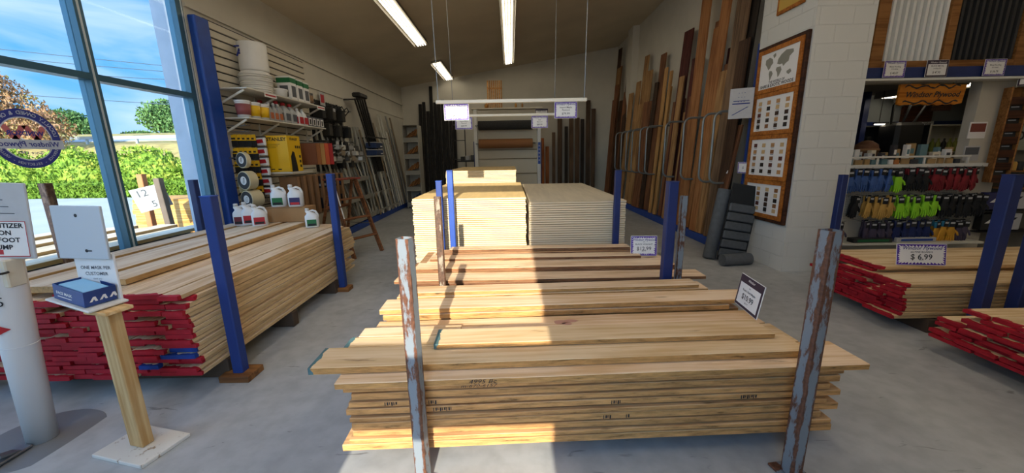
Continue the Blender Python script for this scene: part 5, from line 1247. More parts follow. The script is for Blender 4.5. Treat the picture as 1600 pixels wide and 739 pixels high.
# gloves
def glove_parts(cuff, body, card, name):
    t = thing('work_glove', name, 'glove', (0, 0, 0))
    b_ = MB(); loft(b_, [(-.125, .042, .016), (-.10, .05, .020), (-.05, .047, .022), (-.015, .036, .020), (0, .034, .018)], 14, p=2.5)
    for x, ln, a in ((-.036, .085, -.10), (-.012, .1, -.03), (.013, .095, .04), (.036, .075, .13)):
        b_.tube([(x, 0, -.11), (x + a * .3 * ln, -.004, -.125 - ln * .5), (x + a * ln, .004, -.125 - ln)], [.0125, .012, .009], 8)
    b_.tube([(.04, 0, -.05), (.07, -.006, -.085), (.08, -.01, -.125)], [.014, .013, .010], 8)
    b_.build('hand', body, t)
    c_ = MB(); loft(c_, [(0, .036, .019), (.02, .040, .021), (.075, .044, .022), (.08, .042, .02)], 14, p=2.5); c_.build('cuff', cuff, t)
    k_ = MB(); k_.box(-.032, .032, -.026, -.023, .0, .09); k_.build('card', card, t)
    MB().box(-.024, .024, -.0272, -.0262, .045, .07).build('card_print', PAPERG, t)
    return t
GB = paint('glove_blue', '#3f5f9c', .85, var=.1); GR = paint('glove_red', '#7c1c24', .85, var=.15); GBK = paint('glove_black', '#17181b', .8, var=.2); GLM = paint('glove_lime', '#9ade2c', .7)
GTN = paint('glove_tan', '#c39a4e', .8, var=.1); GPU = paint('glove_plum', '#4a4256', .85, var=.1); GNV = paint('glove_navy', '#1c2a5c', .85, var=.1); GTQ = paint('glove_turquoise', '#2c7896', .8); GYO = paint('glove_yellow', '#d29a2e', .8)
kinds = {'blue': (GB, GB), 'lime': (GBK, GLM), 'maroon': (GR, GBK), 'red': (GR, GR), 'tan': (GTN, GTN), 'limeblack': (GLM, GLM), 'black': (GBK, GBK), 'plum': (GPU, GPU), 'navy': (GNV, GNV), 'twotone': (GTQ, GYO), 'dark': (GBK, GPU)}
names = {'blue': 'blue', 'lime': 'lime fingered black', 'maroon': 'maroon and black', 'red': 'red', 'tan': 'tan leather', 'limeblack': 'bright lime', 'black': 'black', 'plum': 'plum grey', 'navy': 'navy', 'twotone': 'turquoise and yellow', 'dark': 'dark'}
proto = {}
def glove(kind, x, y, z, lab, rz, ry=0, sc_=1.0):
    if kind not in proto:
        t = glove_parts(kinds[kind][0], kinds[kind][1], GBK if kind != 'navy' else CHAR, lab); proto[kind] = t
    else: t = dup(proto[kind], label=lab)
    t.location = (x, y, z); t.rotation_euler = (0, ry, rz); t['group'] = 'work gloves on the pegboard'; t.scale = (sc_,) * 3
ROWS = [
 (1.235, [('blue', 4.70), ('blue', 4.80), ('blue', 4.90), ('blue', 5.02), ('blue', 5.13), ('blue', 5.24), ('lime', 5.36), ('maroon', 5.54), ('maroon', 5.64), ('maroon', 5.74), ('red', 5.88), ('red', 5.98), ('red', 6.08), ('red', 6.19), ('red', 6.30), ('red', 6.41)], 'top'),
 (.86, [('black', 4.84), ('tan', 5.03), ('tan', 5.13), ('tan', 5.23), ('tan', 5.34), ('limeblack', 5.46), ('limeblack', 5.58), ('limeblack', 5.69), ('limeblack', 5.82), ('limeblack', 5.95), ('black', 6.09), ('black', 6.2), ('black', 6.31), ('black', 6.42), ('black', 6.53), ('black', 6.62)], 'middle'),
 (.50, [('dark', 4.55), ('dark', 4.66), ('plum', 5.04), ('plum', 5.15), ('plum', 5.26), ('plum', 5.38), ('navy', 5.50), ('navy', 5.60), ('navy', 5.71), ('navy', 5.82), ('navy', 5.92), ('twotone', 6.05), ('twotone', 6.15), ('twotone', 6.26), ('dark', 6.38), ('dark', 6.46)], 'lowest')]
rr = random.Random(99)
for z, items, rn in ROWS:
    seen = {}; ks = [k for k, _ in items]
    for k, x in items:
        for dpt in range(2):
            seen[(k, dpt)] = seen.get((k, dpt), 0) + 1
            lab = f'{names[k]} work glove on the pegboard, {rn} row, {ORD1[seen[(k, dpt)]-1]} of its colour, {"in front" if dpt == 0 else "behind another"}'
            glove(k, x + rr.uniform(-.012, .012) + .03 * dpt, WW - .12 + .08 * dpt, z + rr.uniform(-.015, .015) + (.0 if dpt == 0 else .012), lab, R(rr.uniform(-22, 22)), R(rr.uniform(-6, 6)), 1.0)
    for i in range(8):
        x = 4.7 + .25 * i
        o = MB().tube([(x, WW + .03, z + .11), (x, WW - .15, z + .105), (x, WW - .16, z + .12)], .004, 6).build('peg_hook', STEEL); tag(o, f'steel peg hook of the {rn} glove row, {ORD1[i]} from the pillar', 'hook', 'glove hooks')
for i, z in enumerate((1.16, .98)):
    t = thing('hanging_pack', f'turquoise pack hanging at the pillar end of the pegboard, {["upper", "lower"][i]} one', 'pack', (4.44, WW - .06, z)); MB().bev(-.05, .05, -.02, .02, -.08, .08, .01).build('pouch', GTQ, t); MB().box(-.04, .04, -.022, -.021, .04, .075).build('label', INK, t)
for i in range(2):
    t = thing('flat_carton', f'long flat carton on the low ledge under the gloves, {["left", "right"][i]} one', 'carton', (4.85 + .62 * i, WW - .12, .30)); MB().bev(0, .55, -.06, .06, 0, .06, .004).build('box', [CHAR, PAPERG][i], t); MB().box(.05, .5, -.0615, -.0605, .015, .045).build('print', [GREEN, BLUE][i], t)
o = MB().bev(4.46, 6.66, WW - .22, WW + .03, .27, .298, .004).build('low_ledge', SHELFW); tag(o, 'low white ledge under the glove rows', 'ledge')
# price cards, panels above the beam
GOLD = wood('panel_frame_wood', '#96683a', '#70471f', varv=.04)
t = thing('panel_frame', 'wooden frame holding the white and black corrugated panels', 'frame', (0, WW - .02, 2.64))
for x0, x1 in ((4.74, 4.90), (5.685, 5.795), (6.64, 6.78)): MB().bev(x0, x1, -.05, .02, 0, 1.9, .005).build('stile', GOLD, t)
for x0, x1 in ((4.62, 4.738), (4.902, 5.683), (5.797, 6.638), (6.782, 6.86)): MB().bev(x0, x1, -.05, .02, 0, .085, .005).build('rail', GOLD, t)
def corr(x0, x1, n, mt, trough_shade, lab):
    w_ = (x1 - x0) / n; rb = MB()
    for k in range(n):                                  # ribs; the shade in the troughs between them is painted dark
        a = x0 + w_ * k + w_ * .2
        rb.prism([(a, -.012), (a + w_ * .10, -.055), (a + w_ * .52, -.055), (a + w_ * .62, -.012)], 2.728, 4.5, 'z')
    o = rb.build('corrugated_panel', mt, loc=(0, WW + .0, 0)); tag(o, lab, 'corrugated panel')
    MB().box(x0, x1, -.0115, .012, 2.728, 4.5).build('backing', trough_shade, o)  # dark sheet stands in for the shade between the ribs
corr(4.905, 5.68, 9, paint('corrugated_white', '#e4e6e4', .4), paint('panel_trough_shade', '#4a4d48', .7), 'white corrugated metal panel above the blue beam')
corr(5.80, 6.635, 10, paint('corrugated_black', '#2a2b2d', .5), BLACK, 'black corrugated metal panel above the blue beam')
for i, (px, ln, lab, stl) in enumerate(((1398, ('Metal Roofing', '8 ft white', '$ 40.07'), 'price card on the blue beam under the left of the white panel', 'burst'), (1464, ('BLACK METAL', 'roofing 8 ft', '$ 47.95'), 'dark-edged price card on the blue beam between the two panels', 'dark'), (1554, ('Metal Roofing', '8 ft black', '$ 36.79'), 'price card on the blue beam under the right of the black panel', 'burst'))):
    p = atY(px, 110, WW - .19); price_sign((p.x, WW - .185, 2.50), 0, .28, .205, [(WP, .028, .85, PAPER if stl == 'dark' else INKBL, .35), (ln[0], .026, .64, INKB, 0), (ln[1], .022, .5, INKB, 0), (ln[2], .034, .26, INK, 0)], lab, style=stl, seed=20 + i)
# shop sign of live-edge wood
SIGNW = wood('sign_wood', '#c27c26', '#9c5a16', varv=.02); SIGND = wood('sign_dark', '#4c2b18', '#2c180e', varv=.02)
t = thing('shop_sign', 'orange live-edge wooden sign with black lettering over the counter', 'sign', (5.62, WW - .08, 2.17))
rr = random.Random(5)
top = [(-.44 + .88 * k / 18, .255 + rr.uniform(-.012, .012)) for k in range(19)]; bot = [(.42 - .86 * k / 18, .0 + rr.uniform(-.012, .012)) for k in range(19)]
MB().prism(bot[::-1] + top[::-1], -.015, .015, 'y').build('board', SIGNW, t)
ed = MB()
def ragged(z, s, seed):
    r2 = random.Random(seed); u = []; lo = []
    for k in range(25):
        x = -.38 + .74 * k / 24; c = z + s * (.018 * math.sin(k * .9) + r2.uniform(-.006, .006)); h = .006 + .006 * abs(math.sin(k * 1.7))
        u.append((x, c + h)); lo.append((x, c - h))
    for k in range(24): ed.add([(lo[k][0], -.0165, lo[k][1]), (lo[k+1][0], -.0165, lo[k+1][1]), (u[k+1][0], -.0165, u[k+1][1]), (u[k][0], -.0165, u[k][1])], [(0, 1, 2, 3)])
ragged(.225, 1, 1); ragged(.03, 1, 2); ed.build('burnt_edge', INK, t)
MB().text(WP, .098, M=Tr(0, -.0175, .125) @ STAND, shear=.3, bold=.025).build('lettering', INK, t)
for x in (-.3, .3): MB().tube([(x, 0, .25), (x, .0, .294)], .004, 5).build('hanging_wire', STEEL, t)
o = MB().bev(6.05, 6.34, WW + .275, WW + .305, 2.12, 2.40, .005).tube([(6.1, WW + .29, 2.4), (6.1, WW + .29, 2.5)], .004, 5).tube([(6.3, WW + .29, 2.4), (6.3, WW + .29, 2.5)], .004, 5).build('wooden_plaque', SIGND); tag(o, 'dark wooden plaque hanging right of the shop sign', 'plaque')
o = MB().box(7.65, 8.22, 7.60, 7.66, 2.11, 2.40).build('wooden_plaque', SIGND); tag(o, 'brown wood panel on the office wall below the shop sign', 'panel')
# counter goods behind the rail
o = MB().bev(4.50, 6.40, WW - .05, WW - .03, 1.475, 1.50, .003).build('counter_rail', WHITE); tag(o, 'white rail along the front of the counter opening', 'rail')
for x in (4.52, 5.1, 5.75, 6.36): MB().box(x, x + .02, WW - .048, WW - .032, 1.386, 1.474).build('rail_post', WHITE, o)
rr = random.Random(101)
CG = [PAPER, PAPERG, paint('counter_tan', '#a98a5c', .7), paint('counter_dark', '#3a3a40', .6), CREAM, paint('counter_teal', '#5f7f86', .6), paint('counter_orange', '#b5713a', .6)]
x = 4.70; i = 0
while x < 6.32:
    w_ = rr.uniform(.05, .10); h = rr.uniform(.15, .29)
    t = thing('counter_carton', f'small carton on the counter, {nth(i)} from the pillar', 'carton', (x, WW + .08 + .05 * (i % 2), 1.387), (0, 0, R(rr.uniform(-8, 8))), 'small cartons on the counter')
    MB().bev(0, w_, 0, .06, 0, h, .004).build('box', CG[rr.choice((0, 0, 0, 1, 4, 2, 3, 5, 6))], t)
    MB().box(w_ * .2, w_ * .8, -.0012, -.0004, h * .5, h * .75).build('label', CG[rr.choice((0, 3, 5))], t)
    x += w_ + rr.uniform(.004, .03); i += 1
x = 4.60; i = 0
while x < 6.3:
    w_ = rr.uniform(.06, .12); h = rr.uniform(.06, .085)
    o = MB().bev(0, w_, 0, .03, 0, h, .003).build('leaflet_stack', CG[rr.randrange(7)], loc=(x, WW - .01, 1.387)); tag(o, f'low leaflet stack right behind the counter rail, {nth(i)} from the pillar', 'leaflets', 'leaflet stacks behind the rail'); x += w_ + rr.uniform(.01, .05); i += 1
t = thing('basket', 'brown rounded basket on the counter', 'basket', (5.28, WW + .35, 1.387))
MB().lathe([(.10, 0), (.14, .1), (.15, .2), (.13, .28), (.06, .33), (.01, .34)], 20).build('body', paint('basket_brown', '#6e4b35', .8, var=.2, scale=30), t); MB().lathe([(.152, .18), (.158, .2), (.152, .22)], 20).build('rim', KRAFT, t)
t = thing('sprayer', 'dark machine with hoses standing inside the office', 'machine', (7.05, 7.0, .95))
MB().bev(-.25, .25, -.2, .2, .35, 1.1, .05).build('body', DARKST, t); MB().bev(-.3, .3, -.25, .25, -.95, .345, .01).build('cabinet', CHAR, t)
for a in (-.2, .0, .18): MB().tube([(a, 0, 1.05), (a * 1.5, -.1, 1.4), (a + .1, 0, 1.55)], .02, 7).build('hose', BLACK, t)
# office shelves seen through the opening
for i, (x0, x1, cc, lab) in enumerate(((6.35, 7.2, 0, 'dark shelf of small goods on the office wall, left one'), (7.22, 7.92, 1, 'black shelf of packets on the office wall, middle one'), (7.94, 8.8, 2, 'pale shelf of yellow-green bottles on the office wall, right one'))):
    t = thing('office_shelf', lab, 'shelf', (x0, 7.42, 1.06)); W = x1 - x0
    MB().box(0, W, .22, .25, -1.06, .95).build('back', [CHAR, BLACK, CREAM][cc], t)
    for z in (0, .45, .95): MB().box(0, W, -.1, .22, z, z + .02).build('board', [CHAR, BLACK, CREAM][cc], t)
    for x in (0, W - .02): MB().box(x, x + .02, -.1, .22, .02, .95).build('side', [CHAR, BLACK, CREAM][cc], t)
    n = int(W / .12)
    for r_ in range(2):
        for k in range(n):
            o = MB(); px_ = x0 + .06 + k * (W - .08) / n
            if cc == 2: o.lathe([(.03, 0), (.036, .01), (.036, .16), (.015, .2), (.015, .25)], 10)
            else: o.bev(-.04, .04, -.03, .03, 0, .2 + .1 * ((k + r_) % 2), .006)
            q = o.build('stock_bottle' if cc == 2 else 'stock_packet', [[DK[1], DK[2], CHAR][k % 3], [BLACK, PAPERG, CHAR][k % 3 if r_ else 0], [paint('olive_bottle', '#8a8c34', .5) if 'olive_bottle' not in MATS else MATS['olive_bottle'], DK[1]][0 if k % 3 else 1]][cc], loc=(px_, 7.40, 1.081 + .45 * r_))
            tag(q, f'{["dark packet", "packet", "bottle"][cc]} on the {["left", "middle", "right"][cc]} office shelf, {["lower", "upper"][r_]} row, {ORD1[k]} from the left', ['packet', 'packet', 'bottle'][cc], f'stock on the {["left", "middle", "right"][cc]} office shelf')
o = MB().bev(6.69, 7.01, 7.1, 7.15, 2.03, 2.05, .003).build('strip_lamp', emit('lamp_glow', '#fff2d8', 4)); tag(o, 'small lit strip lamp over the office shelf', 'lamp')
MB().bev(6.67, 7.03, 7.09, 7.16, 2.051, 2.075, .003).tube([(6.75, 7.12, 2.075), (6.75, 7.12, 2.62)], .006, 5).tube([(6.95, 7.12, 2.075), (6.95, 7.12, 2.62)], .006, 5).build('lamp_body', DARKST, o)
o = MB().box(8.0, 8.32, 7.64, 7.672, 2.02, 2.12).build('office_sign', PAPER); tag(o, 'small white lettered sign on the blue office stripe', 'sign'); MB().text('Service', .075, M=Tr(8.16, 7.638, 2.07) @ STAND, bold=.02).build('lettering', INK, o)
o = MB().box(6.5, 6.6, 7.2, 7.3, 0, 2.62).build('office_post', BLUE_D); tag(o, 'dark blue post seen through the counter opening', 'post')
# posters on the white columns
for i, (x, z, w_, h, mt, lab) in enumerate(((4.53, 1.86, .13, .26, PAPER, 'framed leaflet on the pillar side of the counter, upper one'), (4.51, 1.46, .12, .2, PAPERG, 'small leaflet on the pillar side of the counter, lower one'), (6.47, 1.72, .24, .22, PAPER, 'photo leaflet on the white column right of the counter'), (6.46, 1.42, .22, .2, PAPERG, 'paper sheet under the photo leaflet on the white column'))):
    o = MB().box(-w_ / 2, w_ / 2, 0, .008, 0, h).build('leaflet', mt, loc=(x, WW + .01 if x < 5 else WW + .011, z)); tag(o, lab, 'leaflet')
    MB().box(-w_ / 2 + .015, w_ / 2 - .015, -.0012, -.0003, h * .4, h - .02).build('picture', [CHAR, BLUE_D, paint('sunset_print', '#7c4238', .6), INKB][i], o)
# magazine rack
t = thing('magazine_rack', 'tall wooden pocket rack on the right of the counter', 'rack', (6.62, WW - .14, 1.12), (0, 0, R(-18)))
for x in (0, .18): MB().bev(x, x + .02, 0, .13, 0, 1.25, .003).build('side', GOLD, t)
MB().box(.02, .18, .115, .13, 0, 1.25).build('back', GOLD, t)
for k in range(7): MB().box(.02, .18, 0, .012, .17 * k, .17 * k + .10).build('pocket_front', SIGND, t); MB().box(.02, .18, .012, .115, .17 * k, .17 * k + .01).build('pocket_floor', GOLD, t)
for k in range(6):
    o = MB().box(-.07, .07, 0, .02, 0, .17).build('brochure', CHAR if k % 2 else DK[1], loc=(6.735, WW - .135, 1.14 + .17 * k), rot=(R(-6), 0, R(-18))); tag(o, f'dark brochure in the wooden pocket rack, {["lowest", "second", "third", "fourth", "fifth", "topmost"][k]} pocket', 'brochure', 'brochures in the pocket rack')
    MB().box(-.04, .04, -.0015, -.0005, .12, .135).build('print', PAPERG, o)
price_sign((6.76, WW - .17, 2.375), R(-18), .2, .15, [('Trim', .04, .6, INKB, 0)], 'small dark-edged card on top of the wooden pocket rack', style='dark', seed=31)
# hardware display right of the rack
t = thing('display_board', 'black and grey display board with large white numerals', 'display board', (6.885, WW + .02, 1.55))
MB().box(0, 1.2, 0, .04, .35, .75).build('black_panel', BLACK, t); MB().box(0, 1.2, -.01, .04, 0, .33).build('grey_panel', paint('sage_grey', '#8d917f', .7), t)
l_ = MB(); l_.text('42', .25, M=Tr(.17, -.0015, .60) @ STAND, bold=.02); l_.box(.02, 1.1, -.0015, -.0005, .36, .385); l_.build('numerals', PAPER, t)
MB().text('CON', .17, M=Tr(.20, -.0115, .19) @ STAND, bold=.03).build('lettering', INK, t)
o = MB().box(6.9, 8.2, WW - .14, WW + .08, 1.02, 1.04).box(6.9, 8.2, WW - .14, WW + .08, 1.26, 1.275).build('can_shelf', GOLD); tag(o, 'double shelf of small cans under the numbered display board', 'shelf')
for r_ in range(2):
    for k in range(9):
        o = MB().lathe([(.04, 0), (.042, .005), (.042, .1), (.03, .12), (.01, .122)], 12).build('small_can', [YEL, GTN, CHAR][(k + r_) % 3], loc=(6.96 + .1 * k, WW - .08, 1.042 + .235 * r_)); tag(o, f'small can on the {["lower", "upper"][r_]} can shelf right of the pocket rack, {ORD1[k]} from the left', 'can', 'small cans right of the pocket rack')
for i in range(4):
    o = MB().bev(0, .26, -.05, .05, 0, .24, .006).build('boxed_tool', [NAVY, PAPERG, BLACK, PAPERG][i], loc=(6.72 + .3 * (i % 2), WW - .04, .72 - .3 * (i // 2) + .012)); tag(o, f'boxed tool hung right of the gloves, {["upper left", "upper right", "lower left", "lower right"][i]}', 'carton', 'boxed tools')
    MB().text('X', .12, M=Tr(.13, -.052, .15) @ STAND, bold=.03).build('print', PAPER if i % 2 == 0 else INK, o) if False else MB().prism([(.04, .1), (.1, .1), (.2, .18), (.14, .18)], -.0525, -.0505, 'y').build('print', PAPER if i % 2 == 0 else INK, o)
for i, z in enumerate((.70, .40)): 
    o = MB().box(6.7, 8.2, WW - .11, WW + .1, z, z + .012).build('tool_shelf', DARKST); tag(o, f'dark shelf under the boxed tools, {["upper", "lower"][i]} one', 'shelf')
# ------------------------------------------------------------------ hand sanitizer stand
t = thing('sanitizer_stand', 'white round hand sanitizer stand at the left edge with printed board on top', 'sanitizer stand', (-2.80, 1.93, 0), (0, R(4.0), 0))
MB().lathe([(.26, 0), (.265, .006), (.26, .012), (.02, .014)], 36).build('base_plate', paint('plate_grey', '#84878a', .5, .2), t)
MB().lathe([(.064, .014), (.072, .62), (.074, .621), (.074, .626), (.072, .627), (.082, 1.12), (.07, 1.125)], 30).build('tube', PLAST, t)
pd = MB(); pd.bev(-.035, .035, -.25, -.07, .02, .034, .004); pd.bar((0, -.12, .03), (0, -.2, .06), .05, .012); pd.build('foot_pedal', STEEL, t)
hd = MB(); hd.tube([(.06, -.095, 1.07), (.075, -.13, 1.07), (.10, -.125, 1.07), (.105, -.08, 1.06), (.10, -.05, 1.06)], .006, 7); hd.tube([(.06, -.095, 1.0), (.06, -.095, 1.08)], .005, 7); hd.build('bracket_loop', DARKST, t)
MB().bev(.055, .088, -.05, .03, .97, 1.12, .006).build('dispenser_box', CREAM, t)
brd = MB().bev(-.37, .12, -.012, 0, 1.12, 1.52, .004).build('sign_board', PAPERG, t, rot=(R(-3), 0, R(12))); brd.location = (.075, -.06, 0)
MB().box(-.36, .10, -.0145, -.0125, 1.135, 1.32).build('paper_label', PAPER, brd)
l_ = MB()
for k, s_ in enumerate(('SANITIZER', 'STATION', 'USE FOOT', 'PUMP')): l_.text(s_, .034, M=Tr(.088 - (0, .052, .02, .055)[k], -.0155, 1.297 - .038 * k) @ STAND, align='RIGHT', bold=.03)
l_.build('lettering', INK, brd)
MB().box(-.36, .10, -.0152, -.0148, 1.318, 1.322).box(-.36, .10, -.0152, -.0148, 1.133, 1.137).box(.097, .10, -.0152, -.0148, 1.133, 1.322).box(-.03, -.01, -.0152, -.0148, 1.145, 1.17).build('red_border', RED, brd)
for k in range(4): MB().box(-.3, .06 - .02 * k, -.0132, -.0122, 1.36 + .035 * k, 1.364 + .035 * k).build('small_print', INKB, brd)
al = MB(); M_ = Rz(R(22)); al.text('AL', .042, M=M_ @ Tr(.0, -.0815, .93) @ STAND, bold=.03); al.build('lettering', INK, t); al = MB(); al.text('D', .042, M=M_ @ Tr(.012, -.0815, .885) @ STAND, bold=.03); al.build('lettering', INK, t)
ar = MB(); M2 = Rz(R(28)); ar.add([M2 @ Vector(p) for p in ((-.05, -.078, .70), (.02, -.078, .74), (-.05, -.078, .78))], [(0, 1, 2)]); ar.build('red_arrow', RED, t)

# ------------------------------------------------------------------ mask stand
t = thing('mask_stand', 'wooden post stand on a white square base with tilted shelf for the mask box', 'stand', (-2.14, 1.86, 0), (0, 0, R(-13.6)))
MB().bev(-.185, .185, -.125, .125, 0, .022, .003).build('base_board', rusty('chipped_white_board', '#d9d6cd', '#a98a62', .62), t)
MB().bev(0, .816, -.03, .03, -.048, .048, .003).build('post', PINE, t, loc=(0, 0, .024), rot=(0, R(-90), 0))
MB().bev(-.05, .11, -.07, .05, .84, .86, .003).build('top_block', PINE, t)
sh = MB().bev(-.25, .05, -.10, .07, .0, .012, .003).build('shelf', WHITE, t, loc=(0, 0, .872), rot=(0, R(9), 0))
bk = MB().bev(-.205, .03, .02, .032, .875, 1.13, .002).build('back_card', PAPER, t, rot=(R(-2), 0, R(8)))
l_ = MB(); l_.text('ONE MASK PER', .026, M=Tr(-.085, .0185, 1.055) @ STAND, bold=.01); l_.text('CUSTOMER', .026, M=Tr(-.085, .0185, 1.022) @ STAND, bold=.01); l_.text('thank you', .013, M=Tr(-.085, .0185, .995) @ STAND); l_.build('lettering', INKB, bk)
bb = MB().bev(-.275, .015, -.002, .012, 1.105, 1.385, .003).build('blank_board', paint('pale_blue_board', '#b8c0c8', .6), t, rot=(R(-2), R(1), R(8)))
MB().lathe([(.002, -.004), (.009, -.003), (.009, 0)], 10, axis='y', c=(-.13, 0, 1.335)).build('screw', INK, bb); MB().lathe([(.002, -.004), (.009, -.003), (.009, 0)], 10, axis='y', c=(-.105, 0, 1.15)).box(-.10, -.075, -.004, -.002, 1.147, 1.153).build('screw', INK, bb)
BXB = paint('mask_box_blue', '#23407e', .45, var=.15, scale=12)
t = thing('mask_box', 'open blue carton of face masks on the wooden stand', 'carton', (-2.24, 1.865, .905), (0, R(9), R(-15)))
bx_ = MB(); W, D, Hh, th = .22, .13, .08, .003
bx_.box(-W/2, W/2, -D/2, -D/2 + th, 0, Hh); bx_.box(-W/2, W/2, D/2 - th, D/2, 0, Hh); bx_.box(-W/2, -W/2 + th, -D/2 + th, D/2 - th, 0, Hh); bx_.box(W/2 - th, W/2, -D/2 + th, D/2 - th, 0, Hh); bx_.box(-W/2 + th, W/2 - th, -D/2 + th, D/2 - th, 0, th); bx_.build('box', BXB, t)
ms = MB()
for k in range(9): ms.bev(-W/2 + .012 + .001 * k, W/2 - .012, -D/2 + .012, D/2 - .012 - .001 * k, .004 + .0082 * k, .0115 + .0082 * k, .002)
ms.build('face_masks', paint('mask_blue', '#8fc4e6', .8, var=.05), t)
l_ = MB(); l_.text('FACE MASK', .022, M=Tr(-.03, -D/2 - .0008, .04) @ STAND, bold=.02); l_.box(-.08, .02, -D/2 - .0008, -D/2 - .0002, .018, .022)
for k in range(3): l_.prism([(-.045 + .04 * k, .02), (-.03 + .04 * k, .045), (-.02 + .04 * k, .045), (-.012 + .04 * k, .02), (-.022 + .04 * k, .02), (-.027 + .04 * k, .033), (-.035 + .04 * k, .02)], W/2 + .0002, W/2 + .001, 'x')
l_.build('lettering', PAPER, t)

# ------------------------------------------------------------------ round decal on the window, read from outside (mirrored inside)
pc_ = atX(42, 217, -3.960); rd = (atX(90, 217, -3.960) - pc_).length * .5
ra = abs(atX(42, 171, -3.960).z - atX(42, 263, -3.960).z) / 2
DEC = paint('decal_blue', '#27358c', .5); DECW = paint('decal_pale', '#b9c4d8', .6); DECR = paint('decal_red', '#b86a70', .6)
t = thing('window_decal', 'round blue and white shop decal stuck on the window glass', 'decal', pc_)
r_ = ra
def ring(mb, r0, r1, x, n=48):
    vs = [(x, r * math.cos(2 * math.pi * k / n), r * math.sin(2 * math.pi * k / n)) for r in (r0, r1) for k in range(n)]
    mb.add(vs, [(k, (k + 1) % n, n + (k + 1) % n, n + k) for k in range(n)])
q = MB(); ring(q, r_ * .74, r_, 0); q.build('blue_ring', DEC, t)
q = MB(); q.box(-.0005, .0005, -r_ * 1.06, r_ * 1.06, -r_ * .34, -r_ * .02); q.build('name_band', DECW, t)
q = MB(); ring(q, r_ * .70, r_ * .74, .0006); q.build('pale_ring', DECW, t)
# the W mark (inside view is mirrored)
q = MB()
for k, (a0, a1) in enumerate(((-.5, -.28), (-.06, -.28), (-.06, .16), (.5, .16)) if False else ((-.56, -.30), (-.02, -.30), (-.02 + .04, .30), (.56, .30))):
    a0, a1 = a0 * r_, a1 * r_; w_ = .10 * r_
    q.add([(.0004, a0 - w_, r_ * .45), (.0004, a0 + w_, r_ * .45), (.0004, a1 + w_, -r_ * .02), (.0004, a1 - w_, -r_ * .02)], [(0, 1, 2, 3)])
q.build('emblem', DECR, t)
l_ = MB(); Mt = FACE_XP
l_.text('WINDSOR', r_ * .22, M=Tr(.0015, 0, r_ * .18) @ Mt, mirror=True, bold=.03); l_.text(WP, r_ * .25, M=Tr(.0015, 0, -r_ * .18) @ Mt, mirror=True, bold=.02, shear=.1); l_.build('lettering', DEC, t)
def arc(l_, txt, a0, a1, rad, size, flip):
    for k, ch in enumerate(txt):
        if ch == ' ': continue
        a = a0 + (a1 - a0) * k / (len(txt) - 1)
        l_.text(ch, size, M=Tr(.0015, 0, 0) @ Matrix.Rotation(a, 4, 'X') @ Tr(0, 0, rad) @ Matrix.Rotation(math.pi if flip else 0, 4, 'X') @ Mt, mirror=True, bold=.02)
l_ = MB(); arc(l_, 'LOCALLY OWNED & OPERATED', R(-80), R(80), r_ * .87, r_ * .17, False); l_.build('upper_ring_lettering', DECW, t)
l_ = MB(); arc(l_, 'SERVICE - SELECTION - VALUE', R(-115), R(-245), r_ * .87, r_ * .12, True); l_.build('lower_ring_lettering', DECW, t)
l_ = MB(); l_.text('Since 1969', r_ * .16, M=Tr(.0012, 0, -r_ * .47) @ Mt, mirror=True, bold=.01); l_.build('date_lettering', DEC, t)

# ------------------------------------------------------------------ lumber stacked outdoors against the window
rr = random.Random(111)
for i in range(7):
    o = board_mb(2.6, .24, .045, rr=rr).build('outdoor_plank', FIR, loc=(-4.35 - .262 * i + .0, 2.7 + .05 * (i % 3), .66 - .035 * (i % 2)), rot=(0, 0, R(90)))
    tag(o, f'pale plank on the outdoor pile beyond the glass, {ORD1[i]} from the window', 'plank', 'planks stacked outdoors')
o = MB().bev(-6.2, -4.36, 2.8, 5.2, -.1, .622, .01).build('outdoor_stack', wood('outdoor_grey', '#8a7a66', '#5f5346')); tag(o, 'bundled lumber block under the outdoor planks', 'lumber bundle')
post('rack_post', (-4.36 - .0, 3.46 + .09, -.1), 1.52, .07, rusty('outdoor_rust', '#a07458', '#7e5138', .45), 'rusty brown post outdoors just left of the window mullion')
p_ = atX(254, 278, -5.4); post('rack_post', (p_.x, p_.y, -.1), p_.z + .1, .09, paint('weathered_wood_post', '#6a5a4e', .8, var=.2), 'dark weathered post outdoors carrying a hand-lettered sheet', lean=(0, R(-3)))
p_ = atX(220, 272, -5.9); post('rack_post', (p_.x, p_.y, -.1), p_.z + .1, .09, paint('orange_post', '#b9764a', .8, var=.15), 'orange-brown wooden post outdoors left of the stacked planks')
p_ = atX(246, 308, -5.6)
o = MB().box(-.2, .2, 0, .01, -.18, .18).build('hand_lettered_sheet', PAPERG, loc=(p_.x, p_.y - .1, p_.z), rot=(0, R(-14), R(38))); tag(o, 'white hand-lettered sheet on the dark outdoor post', 'sheet')
MB().text('12', .15, M=Tr(-.08, -.0015, .09) @ STAND).build('lettering', INKB, o); MB().text('5', .14, M=Tr(-.0, -.0015, -.1) @ STAND).build('lettering', INKB, o)
WARM = wood('stacked_cedar', '#dca866', '#b77d3e', varv=.12)
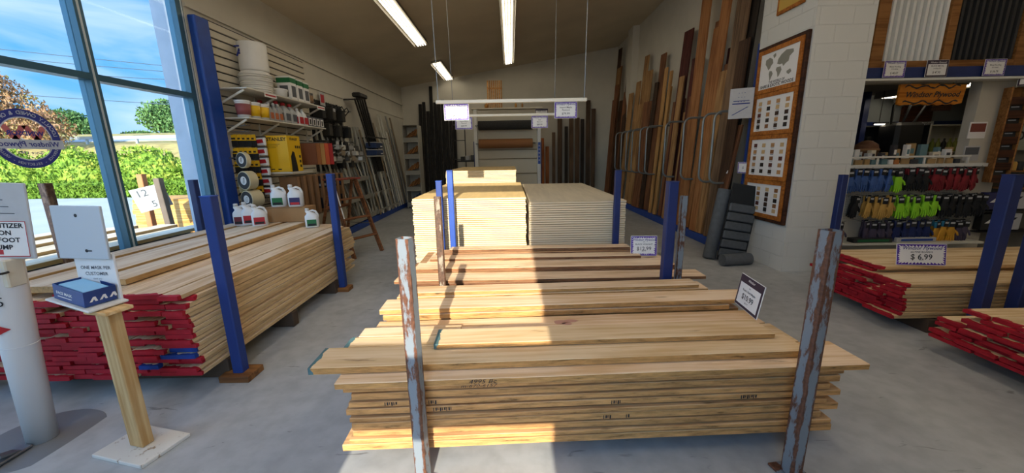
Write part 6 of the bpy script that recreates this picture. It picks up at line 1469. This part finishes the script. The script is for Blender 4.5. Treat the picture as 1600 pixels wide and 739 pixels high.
for l in range(12):
    for k in range(2):
        o = MB().bev(-.66, .66, 0, .38, 0, .085, .006).build('cedar_board', WARM, loc=(-6.05 + .02 * ((l * 7) % 3), 6.6 + .4 * k, -.098 + .0875 * l), rot=(0, 0, 0)); tag(o, f'orange cedar board in the outdoor stack, {ORD1[l]} layer from the ground, {["front", "back"][k]} row', 'board', 'cedar boards stacked outdoors')
# ------------------------------------------------------------------ ceiling lights
TUBE = emit('fluorescent_tube', '#fff3da', TUBE_STRENGTH)
LOUV = paint('fixture_white', '#8f897c', .5)
FILL_BAY = emit('fill_tube_bay', '#fff0dc', FILL_TUBE * .6)
FILL_FRONT = emit('fill_tube_front', '#fff0dc', FILL_TUBE)  # stronger tubes for the added fill lights out of view
def ceiling_light(x, y0, y1, label, lit=True, z=None, tm=None):
    sl = z is None; z = z or ceil_z(x); t = thing('ceiling_light', label, 'ceiling light', (x, 0, z), (0, -math.atan(CS) if sl else 0, 0), 'strip lights along the ceiling')
    MB().box(-.15, .15, y0, y1, -.06, -.004).build('housing', LOUV, t)
    n = int((y1 - y0) / 1.25)
    for k in range(n):
        a = y0 + (y1 - y0) * k / n + .02; b_ = y0 + (y1 - y0) * (k + 1) / n - .02
        for dx in (-.09, -.03, .03, .09) if lit else ():
            MB().tube([(dx, a, -.085), (dx, b_, -.085)], .014, 8).build('tube', tm or TUBE, t)
    for s in (-1, 1):
        lv = MB(); lv.prism([(s * .15, -.004), (s * .17, -.11), (s * .166, -.11), (s * .146, -.004)][::s], y0, y1, 'y'); lv.build('reflector', LOUV, t)
ceiling_light(-2.12, 4.6, 9.9, 'long fluorescent strip light on the window side of the ceiling')
ceiling_light(-2.12, 11.7, 14.1, 'short far fluorescent strip light on the window side of the ceiling')
ceiling_light(-.02, 4.6, 13.4, 'long fluorescent strip light running over the middle of the shop')
ceiling_light(7.0, 5.9, 7.4, 'fluorescent strip light over the office', z=2.62)
ceiling_light(2.0, -.8, 3.2, 'added fluorescent fill light over the shop front', tm=FILL_FRONT)  # from here on: unseen lights added to brighten the foreground
ceiling_light(6.2, -.8, 4.2, 'added fluorescent fill light over the right side of the shop front', tm=FILL_BAY)
ceiling_light(-2.1, -.8, 3.2, 'added fluorescent fill light over the window pile', tm=FILL_FRONT)
